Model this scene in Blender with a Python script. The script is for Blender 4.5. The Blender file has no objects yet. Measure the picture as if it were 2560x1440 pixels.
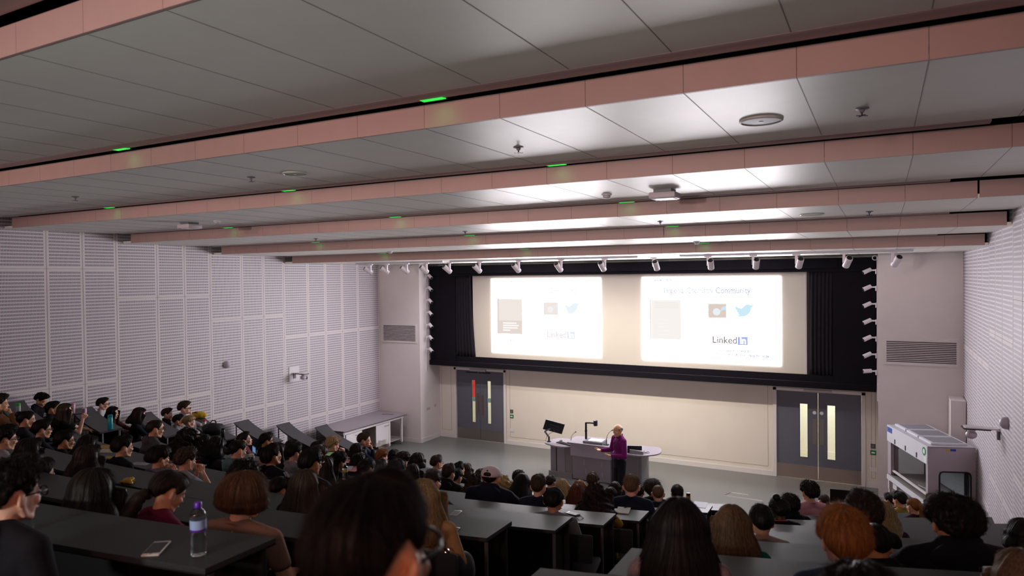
import bpy, bmesh, math, random
from math import sin, cos, pi, sqrt, radians, atan2, exp
from mathutils import Vector, Matrix, noise, Quaternion
random.seed(7)
S = bpy.context.scene
COL = S.collection
R_ = radians

# ------------------------------------------------------------------ camera
CAM = Vector((0, 0, 5.0))
F_PX = 1720.0
RM = Matrix(((0.88069697, -0.00220312, -0.47367499),
             (0.47354875, -0.01945389, 0.88055274),
             (-0.01115479, -0.99980833, -0.0160897)))     # camera x right, y down, z forward -> world
def ray(px, py):
    return RM @ Vector((px - 1280.0, py - 720.0, F_PX))
def on(axis, val, px, py):
    d = ray(px, py)
    return CAM + d * ((val - CAM[axis]) / d[axis])
cam = bpy.data.objects.new('camera', bpy.data.cameras.new('camera'))
COL.objects.link(cam)
rx = Vector((RM[0][0], RM[1][0], RM[2][0])); dn = Vector((RM[0][1], RM[1][1], RM[2][1])); fw = Vector((RM[0][2], RM[1][2], RM[2][2]))
M4 = Matrix((( rx.x, -dn.x, -fw.x, 0), (rx.y, -dn.y, -fw.y, 0), (rx.z, -dn.z, -fw.z, 5.0), (0, 0, 0, 1)))
cam.matrix_world = M4
cam.data.sensor_width = 36.0
cam.data.lens = 36.0 * F_PX / 2560.0
cam.data.clip_start = 0.05
cam.data.dof.use_dof = True
cam.data.dof.focus_distance = 14.0
cam.data.dof.aperture_fstop = 2.8
S.camera = cam

# ------------------------------------------------------------------ materials
def lin(h):
    h = h.lstrip('#')
    o = []
    for i in (0, 2, 4):
        c = int(h[i:i + 2], 16) / 255.0
        o.append(c / 12.92 if c <= 0.04045 else ((c + 0.055) / 1.055) ** 2.4)
    return tuple(o)
MATS = {}
def mat(name, color, rough=0.6, metal=0.0, emit=None, strength=0.0, spec=0.5, noise_amt=0.0, noise_scale=30.0, bump=0.0, bump_scale=200.0, alpha=1.0, trans=0.0, ior=1.45, coat=0.0, sheen=0.0, stretch=None):
    if name in MATS: return MATS[name]
    m = bpy.data.materials.new(name); m.use_nodes = True
    nt = m.node_tree; b = nt.nodes['Principled BSDF']
    c = lin(color) if isinstance(color, str) else color
    b.inputs['Base Color'].default_value = (*c, 1)
    b.inputs['Roughness'].default_value = rough
    b.inputs['Metallic'].default_value = metal
    b.inputs['Specular IOR Level'].default_value = spec
    b.inputs['Alpha'].default_value = alpha
    b.inputs['Transmission Weight'].default_value = trans
    b.inputs['IOR'].default_value = ior
    b.inputs['Coat Weight'].default_value = coat
    b.inputs['Sheen Weight'].default_value = sheen
    if emit:
        b.inputs['Emission Color'].default_value = (*(lin(emit) if isinstance(emit, str) else emit), 1)
        b.inputs['Emission Strength'].default_value = strength
    if noise_amt or bump:
        tc = nt.nodes.new('ShaderNodeTexCoord'); mp = nt.nodes.new('ShaderNodeMapping')
        nt.links.new(tc.outputs['Object'], mp.inputs['Vector'])
        if stretch: mp.inputs['Scale'].default_value = stretch
    if noise_amt:
        n = nt.nodes.new('ShaderNodeTexNoise'); n.inputs['Scale'].default_value = noise_scale; n.inputs['Detail'].default_value = 4
        nt.links.new(mp.outputs['Vector'], n.inputs['Vector'])
        r = nt.nodes.new('ShaderNodeMapRange')
        r.inputs['From Min'].default_value = 0.3; r.inputs['From Max'].default_value = 0.7
        r.inputs['To Min'].default_value = 1 - noise_amt; r.inputs['To Max'].default_value = 1 + noise_amt
        nt.links.new(n.outputs['Fac'], r.inputs['Value'])
        x = nt.nodes.new('ShaderNodeMix'); x.data_type = 'RGBA'; x.blend_type = 'MULTIPLY'; x.inputs['Factor'].default_value = 1
        x.inputs['A'].default_value = (*c, 1); nt.links.new(r.outputs['Result'], x.inputs['B'])
        nt.links.new(x.outputs['Result'], b.inputs['Base Color'])
    if bump:
        n2 = nt.nodes.new('ShaderNodeTexNoise'); n2.inputs['Scale'].default_value = bump_scale; n2.inputs['Detail'].default_value = 3
        nt.links.new(mp.outputs['Vector'], n2.inputs['Vector'])
        bp = nt.nodes.new('ShaderNodeBump'); bp.inputs['Strength'].default_value = bump; bp.inputs['Distance'].default_value = 0.01
        nt.links.new(n2.outputs['Fac'], bp.inputs['Height']); nt.links.new(bp.outputs['Normal'], b.inputs['Normal'])
    MATS[name] = m
    return m

def slot_material():
    m = bpy.data.materials.new('perforated_panel'); m.use_nodes = True
    nt = m.node_tree; b = nt.nodes['Principled BSDF']; b.inputs['Roughness'].default_value = 0.55
    uv = nt.nodes.new('ShaderNodeUVMap'); sp = nt.nodes.new('ShaderNodeSeparateXYZ'); nt.links.new(uv.outputs['UV'], sp.inputs[0])
    def mth(op, a, v=None):
        n = nt.nodes.new('ShaderNodeMath'); n.operation = op
        for i, q in enumerate((a, v)):
            if q is None: continue
            if isinstance(q, (int, float)): n.inputs[i].default_value = q
            else: nt.links.new(q, n.inputs[i])
        return n.outputs[0]
    def band(o, half):
        return mth('LESS_THAN', mth('ABSOLUTE', mth('SUBTRACT', mth('FRACT', o), 0.5)), half)
    k = mth('MULTIPLY', band(sp.outputs['X'], 0.235), band(sp.outputs['Y'], 0.31))
    x = nt.nodes.new('ShaderNodeMix'); x.data_type = 'RGBA'
    x.inputs['A'].default_value = (*lin('#d6cfd6'), 1); x.inputs['B'].default_value = (*lin('#473d45'), 1)
    nt.links.new(k, x.inputs['Factor']); nt.links.new(x.outputs['Result'], b.inputs['Base Color'])
    return m

# ------------------------------------------------------------------ mesh builder
class MB:
    def __init__(s): s.v = []; s.f = []; s.mi = []; s.uv = {}
    def add(s, vs, fs, m=0):
        o = len(s.v); s.v += [tuple(v) for v in vs]
        for f in fs: s.f.append([i + o for i in f]); s.mi.append(m)
        return s
    def quad(s, a, b, c, d, m=0, uv=None):
        s.add([a, b, c, d], [(0, 1, 2, 3)], m)
        if uv: s.uv[len(s.f) - 1] = uv
        return s
    def box(s, c, d, m=0, rz=0.0, mtx=None, bev=0.0):
        x, y, z = (q / 2.0 for q in d)
        if bev > 0:
            return s.rbox(c, d, bev, m, rz, mtx)
        vs = [Vector((i * x, j * y, k * z)) for k in (-1, 1) for j in (-1, 1) for i in (-1, 1)]
        s._put(vs, [(0, 2, 3, 1), (4, 5, 7, 6), (0, 1, 5, 4), (2, 6, 7, 3), (0, 4, 6, 2), (1, 3, 7, 5)], c, m, rz, mtx)
        return s
    def _put(s, vs, fs, c, m, rz, mtx):
        T = Matrix.Translation(Vector(c)) @ (Matrix.Rotation(rz, 4, 'Z') if rz else Matrix.Identity(4))
        if mtx is not None: T = mtx @ T
        s.add([T @ v for v in vs], fs, m)
    def rbox(s, c, d, b, m=0, rz=0.0, mtx=None):
        bm = bmesh.new(); bmesh.ops.create_cube(bm, size=1.0)
        for v in bm.verts: v.co = Vector((v.co.x * d[0], v.co.y * d[1], v.co.z * d[2]))
        bmesh.ops.bevel(bm, geom=list(bm.edges), offset=b, segments=2, affect='EDGES', profile=0.5)
        bm.verts.index_update()
        s._put([v.co.copy() for v in bm.verts], [[v.index for v in f.verts] for f in bm.faces], c, m, rz, mtx); bm.free()
        return s
    def prism(s, poly, z0, z1, m=0, mtx=None):
        n = len(poly)
        vs = [Vector((p[0], p[1], z0)) for p in poly] + [Vector((p[0], p[1], z1)) for p in poly]
        fs = [tuple(range(n - 1, -1, -1)), tuple(range(n, 2 * n))] + [(i, (i + 1) % n, n + (i + 1) % n, n + i) for i in range(n)]
        s._put(vs, fs, (0, 0, 0), m, 0, mtx); return s
    def tube(s, pts, r, m=0, seg=8, caps=True, mtx=None, closed=False):
        pts = [Vector(p) for p in pts]; n = len(pts)
        rs = r if isinstance(r, (list, tuple)) else [r] * n
        t0 = (pts[1] - pts[0]).normalized()
        up = Vector((0, 0, 1)) if abs(t0.z) < 0.9 else Vector((1, 0, 0))
        nx = t0.cross(up).normalized(); vs = []
        for i in range(n):
            t = (pts[min(i + 1, n - 1)] - pts[max(i - 1, 0)])
            t = t.normalized() if t.length > 1e-9 else t0
            nx = (nx - t * nx.dot(t)); nx = nx.normalized() if nx.length > 1e-6 else t.orthogonal().normalized()
            ny = t.cross(nx)
            for k in range(seg):
                a = 2 * pi * k / seg
                vs.append(pts[i] + (nx * cos(a) + ny * sin(a)) * rs[i])
        fs = [(i * seg + k, i * seg + (k + 1) % seg, (i + 1) * seg + (k + 1) % seg, (i + 1) * seg + k) for i in range(n - 1) for k in range(seg)]
        if closed: fs += [((n - 1) * seg + k, (n - 1) * seg + (k + 1) % seg, (k + 1) % seg, k) for k in range(seg)]
        elif caps: fs += [tuple(range(seg - 1, -1, -1)), tuple((n - 1) * seg + k for k in range(seg))]
        s._put(vs, fs, (0, 0, 0), m, 0, mtx); return s
    def lathe(s, prof, c=(0, 0, 0), m=0, seg=20, mtx=None, caps=True):
        vs = []; n = len(prof)
        for r, z in prof:
            for k in range(seg): vs.append(Vector((r * cos(2 * pi * k / seg), r * sin(2 * pi * k / seg), z)))
        fs = [(i * seg + k, i * seg + (k + 1) % seg, (i + 1) * seg + (k + 1) % seg, (i + 1) * seg + k) for i in range(n - 1) for k in range(seg)]
        if caps: fs += [tuple(range(seg - 1, -1, -1)), tuple((n - 1) * seg + k for k in range(seg))]
        s._put(vs, fs, c, m, 0, mtx); return s
    def ball(s, c, r, m=0, seg=14, rings=9, mtx=None):
        r = r if isinstance(r, (tuple, list, Vector)) else (r, r, r)
        vs = [Vector((0, 0, r[2]))]
        for i in range(1, rings):
            a = pi * i / rings
            for k in range(seg):
                b = 2 * pi * k / seg
                vs.append(Vector((r[0] * sin(a) * cos(b), r[1] * sin(a) * sin(b), r[2] * cos(a))))
        vs.append(Vector((0, 0, -r[2]))); L = len(vs) - 1
        fs = [(0, 1 + k, 1 + (k + 1) % seg) for k in range(seg)]
        for i in range(rings - 2):
            for k in range(seg):
                a = 1 + i * seg + k; b = 1 + i * seg + (k + 1) % seg
                fs.append((a, a + seg, b + seg, b))
        o = 1 + (rings - 2) * seg
        fs += [(o + k, L, o + (k + 1) % seg) for k in range(seg)]
        s._put(vs, fs, c, m, 0, mtx); return s
    def mesh(s, name, mats=None, smooth=None):
        me = bpy.data.meshes.new(name)
        me.from_pydata(s.v, [], s.f)
        for q in (mats or []): me.materials.append(q)
        if len(mats or []) > 1: me.polygons.foreach_set('material_index', s.mi)
        if s.uv:
            ul = me.uv_layers.new(name='UVMap')
            for fi, uvs in s.uv.items():
                for li, q in zip(me.polygons[fi].loop_indices, uvs): ul.data[li].uv = q
        if smooth is not None:
            me.polygons.foreach_set('use_smooth', [True] * len(me.polygons))
            me.set_sharp_from_angle(angle=R_(smooth))
        me.update()
        return me
    def build(s, name, mats, parent=None, smooth=None, **kw):
        if not isinstance(mats, (list, tuple)): mats = [mats]
        return link(name, s.mesh(name, mats, smooth), parent, **kw)

def link(name, me, parent=None, loc=None, rot=None, **kw):
    o = bpy.data.objects.new(name, me); COL.objects.link(o)
    if loc is not None: o.location = loc
    if rot is not None: o.rotation_euler = rot
    if parent is not None: o.parent = parent
    return o
def tag(o, label, cat, group=None, kind=None):
    o['label'] = label; o['category'] = cat
    if group: o['group'] = group
    if kind: o['kind'] = kind
    return o
def thing(name, label, cat, loc=(0, 0, 0), rz=0.0, group=None):
    o = bpy.data.objects.new(name, None); COL.objects.link(o)
    o.empty_display_size = 0.1; o.location = loc; o.rotation_euler = (0, 0, rz)
    return tag(o, label, cat, group)
def struct(o):
    o['kind'] = 'structure'; return o
def part_label(o, s): o['label'] = s; return o
def copy_tree(o, parent=None):
    c = o.copy(); COL.objects.link(c)
    if parent is not None: c.parent = parent
    for ch in list(o.children): copy_tree(ch, c)
    return c
def text_mesh(txt, size, m, parent, loc, rot=(pi / 2, 0, 0), name='lettering', align='LEFT', ext=0.0008, sx=1.0, shear=0.0, offset=0.0):
    cu = bpy.data.curves.new(name, 'FONT'); cu.body = txt; cu.size = size; cu.align_x = align; cu.extrude = ext; cu.shear = shear; cu.offset = offset
    t = bpy.data.objects.new(name, cu); COL.objects.link(t)
    dg = bpy.context.evaluated_depsgraph_get()
    me = bpy.data.meshes.new_from_object(t.evaluated_get(dg))
    bpy.data.objects.remove(t); bpy.data.curves.remove(cu)
    me.materials.clear(); me.materials.append(m)
    o = link(name, me, parent, loc, rot); o.scale = (sx, 1, 1)
    return o

# palette
WHITE = mat('white_paint', '#d9d1d2', 0.6, noise_amt=0.02, noise_scale=3)
CREAM = mat('cream_wall_paint', '#d8d1c8', 0.6, noise_amt=0.02, noise_scale=2)
TRIMW = mat('white_gloss_trim', '#d6d2d2', 0.35)
FASCIA = mat('fascia_paint', '#ac8e89', 0.5, noise_amt=0.03, noise_scale=5)
CEILM = mat('satin_metal_ceiling', '#e9e7de', 0.44, 0.10, noise_amt=0.02, noise_scale=4)
STRIP = mat('rolled_edge_trim', '#9a8686', 0.35, 0.2)
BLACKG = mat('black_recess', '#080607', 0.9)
PERF = slot_material()
FLOORM = mat('grey_vinyl_floor', '#686a69', 0.27, noise_amt=0.06, noise_scale=60)
CARPET = mat('dark_tier_carpet', '#2a2a2d', 0.95, noise_amt=0.15, noise_scale=120, bump=0.2)
VELVET = mat('black_velvet', '#131118', 0.95, noise_amt=0.2, noise_scale=40, spec=.15)
VELVETC = mat('black_curtain', '#1d1b22', 0.9, spec=.2)
DOORM = mat('grey_blue_door', '#5b5c68', 0.45, noise_amt=0.03, noise_scale=20)
STEEL = mat('brushed_steel', '#9a948e', 0.32, 0.9, noise_amt=0.05, noise_scale=60, stretch=(1, 1, 20))
CHROME = mat('chrome', '#c8c8cc', 0.18, 1.0)
GLASS = mat('clear_glass', '#dfeaea', 0.03, 0, trans=1.0, ior=1.45)
DESKTOP = mat('desk_laminate', '#393c3e', 0.45, spec=.2, noise_amt=0.35, noise_scale=260)
BLACKP = mat('black_panel', '#0d0d0f', 0.6)
SEATF = mat('charcoal_seat_fabric', '#232327', 0.95, noise_amt=0.2, noise_scale=200, bump=0.2)
BLACKPL = mat('black_plastic', '#0f0f11', 0.35)
GREYPL = mat('grey_plastic', '#6e6c76', 0.4)
WHITEPL = mat('white_plastic', '#d8d4d8', 0.4)
LECTOP = mat('lectern_top', '#8a848f', 0.35, noise_amt=0.04, noise_scale=200)
LECPAN = mat('lectern_panel', '#8a8691', 0.45, 0.1, noise_amt=0.05, noise_scale=90)
LECDK = mat('lectern_dark_panel', '#7d7b80', 0.5, 0.05, noise_amt=0.08, noise_scale=90)
GREENS = mat('green_sign', '#0c7a4c', 0.4)
WHITES = mat('sign_white', '#dfe6e2', 0.4)
# ------------------------------------------------------------------ room shell
LX, RX, FY, PY, BY = -13.83, 1.48, 18.0, 16.95, -4.2
CC = (-6.18, 23.5); R0 = 11.8; PIT = 1.093
def zfl(n): return 0.26 + 0.3178 * n
def zdk(n): return 0.98 + 0.3178 * n
def arc_y(x, r): return CC[1] - sqrt(max(r * r - (x - CC[0]) ** 2, 0.01))
CZ = [6.512] + [6.33 - 0.182 * k for k in range(6)]       # ceiling level after each step
CYS = [2.18, 4.36, 6.55, 8.73, 10.92, 13.10]

def side_wall(name, X, sgn):
    mb = MB()
    mods = [(13.06, [0.86, 0.67, 0.68, 0.68, 1.0], 3.475), (10.82, [0.90, 0.67, 0.67], 4.06), (8.585, [0.90, 0.665, 0.67], 4.64),
            (6.35, [0.90, 0.665, 0.67], 5.25), (4.115, [0.90, 0.665, 0.67], 5.85), (1.88, [0.90, 0.665, 0.67], 6.45)]
    def q(y0, y1, z0, z1, m, uv=None):
        a = [(X, y0, z0), (X, y1, z0), (X, y1, z1), (X, y0, z1)]
        if sgn > 0:
            mb.quad(*a, m=m, uv=uv)
        else:
            mb.quad(*a[::-1], m=m, uv=uv[::-1] if uv else None)
    for ys, ws, jz in mods:
        y = ys
        zs = sorted([jz + 2.265 * k for k in range(-3, 3)])
        zs = [-0.1] + [z for z in zs if 0.0 < z < 6.5] + [6.6]
        for w in ws:
            for z0, z1 in zip(zs, zs[1:]):
                i, j = 0.046, 0.041
                q(y, y + i, z0, z1, 0); q(y + w - i, y + w, z0, z1, 0)
                q(y + i, y + w - i, z0, z0 + j, 0); q(y + i, y + w - i, z1 - j, z1, 0)
                U = round((w - 2 * i) / 0.0238); V = round((z1 - z0 - 2 * j) / 0.0634)
                q(y + i, y + w - i, z0 + j, z1 - j, 1, [(0, 0), (U, 0), (U, V), (0, V)])
                for a, b, c, d in ((y + w - 0.003, y + w + 0.003, z0, z1), (y, y + w, z1 - 0.003, z1 + 0.003)):   # narrow shadow gaps between the panels
                    mb.box((X + sgn * 0.0008, (a + b) / 2, (c + d) / 2), (0.0016, b - a, d - c), 2)
            y += w
    q(BY, 1.88, -0.1, 7.0, 0); q(16.95, FY, -0.1, 6.6, 0)
    return struct(mb.build(name, [WHITE, PERF, mat('panel_gap', '#8d848c', 0.8)]))
side_wall('wall_left', LX, 1)
side_wall('wall_right', RX, -1)

# ceiling: stepped flat panels, each with fine seams
mb = MB()
ys = [BY] + CYS + [FY]
for k in range(7):
    y0, y1 = ys[k], ys[k + 1]
    ye = y1 - 0.27 if k < 6 else y1
    if k: y0 += 0.02
    z = CZ[k]
    mb.box(((LX + RX) / 2, (y0 + ye) / 2, z + 0.02), (RX - LX, ye - y0, 0.04), 0)
    x = -2.43 - 0.664 * 17
    while x < RX:
        if x > LX: mb.box((x, (y0 + ye) / 2, z - 0.0008), (0.005, ye - y0, 0.0016), 1)
        x += 0.664
struct(mb.build('ceiling', [CEILM, mat('ceiling_seam', '#857f7a', 0.6)]))
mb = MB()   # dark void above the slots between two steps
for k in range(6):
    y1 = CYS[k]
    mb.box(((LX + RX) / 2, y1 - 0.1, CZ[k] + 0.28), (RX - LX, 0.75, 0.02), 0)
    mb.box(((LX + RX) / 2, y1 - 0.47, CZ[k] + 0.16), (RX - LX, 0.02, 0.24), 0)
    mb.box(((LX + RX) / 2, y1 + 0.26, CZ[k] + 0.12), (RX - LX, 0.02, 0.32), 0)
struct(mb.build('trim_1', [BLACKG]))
for k in range(6):
    y1 = CYS[k]; z1 = CZ[k] - 0.004; z0 = CZ[k + 1]
    mb = MB(); x0 = LX + 0.28; x1 = RX if k < 4 else RX - 0.05
    seams = [-2.43 + 0.664 * i for i in range(-17, 6)]
    seams = [x0] + [s for s in seams if x0 + 0.05 < s < x1 - 0.05] + [x1]
    for a, b in zip(seams, seams[1:]):
        g = 0.003
        if k == 3 and abs(a - 0.89) < 0.02: a += 0.016
        if k == 4 and abs(a + 3.09) < 0.02: a += 0.006
        mb.box(((a + b) / 2, y1 + 0.012, (z0 + z1) / 2), (b - a - g, 0.024, z1 - z0))
    struct(mb.build('trim_%d' % (k + 2), [FASCIA]))
    # rolled edge strip in front of the dark slot
    mb = MB(); z = CZ[k]
    prof = [(y1 - 0.268, z - 0.002), (y1 - 0.25, z - 0.012), (y1 - 0.2, z - 0.016), (y1 - 0.13, z - 0.012), (y1 - 0.085, z + 0.004), (y1 - 0.08, z + 0.03), (y1 - 0.268, z + 0.03)]
    xe = RX - (0.75 if k == 2 else 0.85 if k == 3 else 0.7 if k >= 4 else 0.0)
    n = len(prof)
    vs = [(LX + 0.3, p[0], p[1]) for p in prof] + [(xe, p[0], p[1]) for p in prof]
    mb.add(vs, [(i, i + n, (i + 1) % n + n, (i + 1) % n) for i in range(n)] + [tuple(range(n)), tuple(range(2 * n - 1, n - 1, -1))])
    struct(mb.build('trim_%d' % (k + 10), [STRIP], smooth=50))

# front wall around the two door openings, piers, back wall
D1 = (-11.68, -10.0); D2 = (-2.30, -0.43); DH = 2.14
mb = MB()
def fw(x0, x1, z0, z1, m=0): mb.box(((x0 + x1) / 2, FY + 0.1, (z0 + z1) / 2), (x1 - x0, 0.2, z1 - z0), m)
fw(LX - .2, D1[0], 0, 6.6); fw(D1[1], D2[0], 0, 6.6); fw(D2[1], RX + .2, 0, 6.6); fw(D1[0], D1[1], DH, 6.6); fw(D2[0], D2[1], DH, 6.6)
struct(mb.build('wall_front', [CREAM]))
mb = MB().box(((LX - 12.3) / 2, (PY + FY) / 2, 2.75), (-12.3 - LX, FY - PY, 5.5)); struct(mb.build('wall_left_pier', [WHITE]))
mb = MB().box(((RX - 0.08) / 2, (PY + FY) / 2, 2.75), (RX + 0.08, FY - PY, 5.5)); struct(mb.build('wall_right_pier', [WHITE]))
mb = MB().box(((LX + RX) / 2, BY - 0.1, 3.5), (RX - LX + .4, 0.2, 7.4)); struct(mb.build('wall_back', [mat('rear_wall_paint', '#8c7f79', 0.7)]))
mb = MB()
for x0, x1, y in ((-12.3, D1[0] - 0.09, FY), (D1[1] + 0.09, D2[0] - 0.09, FY), (D2[1] + 0.09, -0.08, FY)):
    mb.box(((x0 + x1) / 2, y - 0.009, 0.06), (x1 - x0, 0.018, 0.12), 0)
struct(mb.build('baseboard_front', [TRIMW]))
mb = MB().box(((LX - 12.3) / 2, PY - 0.009, 0.06), (-12.3 - LX, 0.018, 0.12)).box((-12.291, (PY + FY) / 2, 0.06), (0.018, FY - PY, 0.12)); struct(mb.build('baseboard_left', [TRIMW]))
mb = MB().box(((RX - .08) / 2, PY - 0.009, 0.06), (RX + .08, 0.018, 0.12)); struct(mb.build('baseboard_right', [TRIMW]))
# recessed panel lines drawn by a slim bead around the writing wall and beside the doors
mb = MB()
for x0, x1 in ((D1[1] + 0.2, D2[0] - 0.2), (-12.24, D1[0] - 0.2), (D2[1] + 0.2, -0.14)):
    z0, z1 = 0.22, 2.3
    for a, b, c, d in ((x0, x1, z0, z0 + .008), (x0, x0 + .008, z0, z1), (x1 - .008, x1, z0, z1)):
        mb.box(((a + b) / 2, FY - 0.0015, (c + d) / 2), (b - a, 0.003, d - c), 0)
struct(mb.build('trim_20', [mat('panel_bead', '#9a9087', 0.5)]))

# floor: flat stage plus curved tiers with half-height aisle steps
mb = MB(); N = 40
xs = [LX + (RX - LX) * i / N for i in range(N + 1)]
mb.quad((LX, 8.0, 0), (RX, 8.0, 0), (RX, FY, 0), (LX, FY, 0), 0)
mb.quad((D1[0] - .1, FY, 0), (D1[1] + .1, FY, 0), (D1[1] + .1, FY + .2, 0), (D1[0] - .1, FY + .2, 0), 0).quad((D2[0] - .1, FY, 0), (D2[1] + .1, FY, 0), (D2[1] + .1, FY + .2, 0), (D2[0] - .1, FY + .2, 0), 0)
for n in range(15):
    r = R0 + PIT * n; r2 = r + PIT; zl = zfl(n - 1) if n else 0.0; z = zfl(n)
    for a, b in zip(xs, xs[1:]):
        ya, yb = arc_y(a, r), arc_y(b, r)
        mb.quad((a, ya, zl), (a, ya, z), (b, yb, z), (b, yb, zl), 1)
        if n < 14: mb.quad((a, arc_y(a, r2), z), (b, arc_y(b, r2), z), (b, yb, z), (a, ya, z), 1)
        else: mb.quad((a, BY, z), (b, BY, z), (b, yb, z), (a, ya, z), 1)
AISLES = ((-11.08, -9.94), (-2.38, -1.22), (1.22, RX), (LX, -13.6))
for n in range(11):
    for x0, x1 in AISLES:
        K = 6; h = (zfl(n) - (zfl(n - 1) if n else 0)) / 2; zl = zfl(n - 1) if n else 0.0
        for i in range(K):
            a = x0 + (x1 - x0) * i / K; b = x0 + (x1 - x0) * (i + 1) / K
            r = R0 + PIT * n; ra = r - 0.33
            mb.quad((a, arc_y(a, ra), zl), (a, arc_y(a, ra), zl + h), (b, arc_y(b, ra), zl + h), (b, arc_y(b, ra), zl), 1)
            mb.quad((a, arc_y(a, r), zl + h), (b, arc_y(b, r), zl + h), (b, arc_y(b, ra), zl + h), (a, arc_y(a, ra), zl + h), 1)
struct(mb.build('floor', [FLOORM, CARPET]))
# floor access hatch outline
mb = MB()
for a, b in (((-3.15, 15.92), (-2.34, 15.89)), ((-3.15, 15.92), (-3.06, 16.2)), ((-3.06, 16.2), (-2.69, 16.18))):
    mb.tube([(a[0], a[1], 0.001), (b[0], b[1], 0.001)], 0.006, seg=4)
tag(mb.build('floor_hatch', [STEEL]), 'thin steel edge of an access hatch in the grey floor before the right doors', 'hatch')

# corridors behind the doors (seen through the vision panels)
def corridor(x0, x1, left):
    mb = MB(); y1 = FY + 2.6; xa = x0 - (1.7 if left else .6)
    mb.quad((xa, FY + .2, 0), (x1 + .6, FY + .2, 0), (x1 + .6, y1, 0), (xa, y1, 0), 1)
    mb.quad((xa, y1, 0), (x1 + .6, y1, 0), (x1 + .6, y1, 2.6), (xa, y1, 2.6), 0)
    mb.quad((xa, FY + .2, 2.6), (x1 + .6, FY + .2, 2.6), (x1 + .6, y1, 2.6), (xa, y1, 2.6), 0)
    mb.quad((xa, FY + .2, 0), (xa, y1, 0), (xa, y1, 2.6), (xa, FY + .2, 2.6), 0)
    mb.quad((x1 + .6, FY + .2, 0), (x1 + .6, y1, 0), (x1 + .6, y1, 2.6), (x1 + .6, FY + .2, 2.6), 0)
    mb.box(((xa + x1 + .6) / 2, y1 - .01, .06), (x1 + .6 - xa, .02, .12), 0)
    struct(mb.build('wall_corridor', [mat('corridor_paint', '#e8e2d6', 0.6), mat('corridor_floor', '#c4bcaa', 0.5)]))
    L = bpy.data.lights.new('corridor_lamp', 'AREA'); L.energy = 60; L.size = 0.9; L.color = (1, 0.95, 0.86)
    o = bpy.data.objects.new('corridor_lamp', L); COL.objects.link(o); o.location = ((x0 + x1) / 2, FY + 1.3, 2.55)
corridor(*D1, True); corridor(*D2, False)
mb = MB().box((-12.64, FY + 2.57, 1.32), (.52, 0.03, 1.1)); o = mb.build('corridor_poster', [mat('red_poster', '#e0332a', 0.5)])
tag(o, 'red board on the corridor wall seen through the left door glass', 'board')

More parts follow.
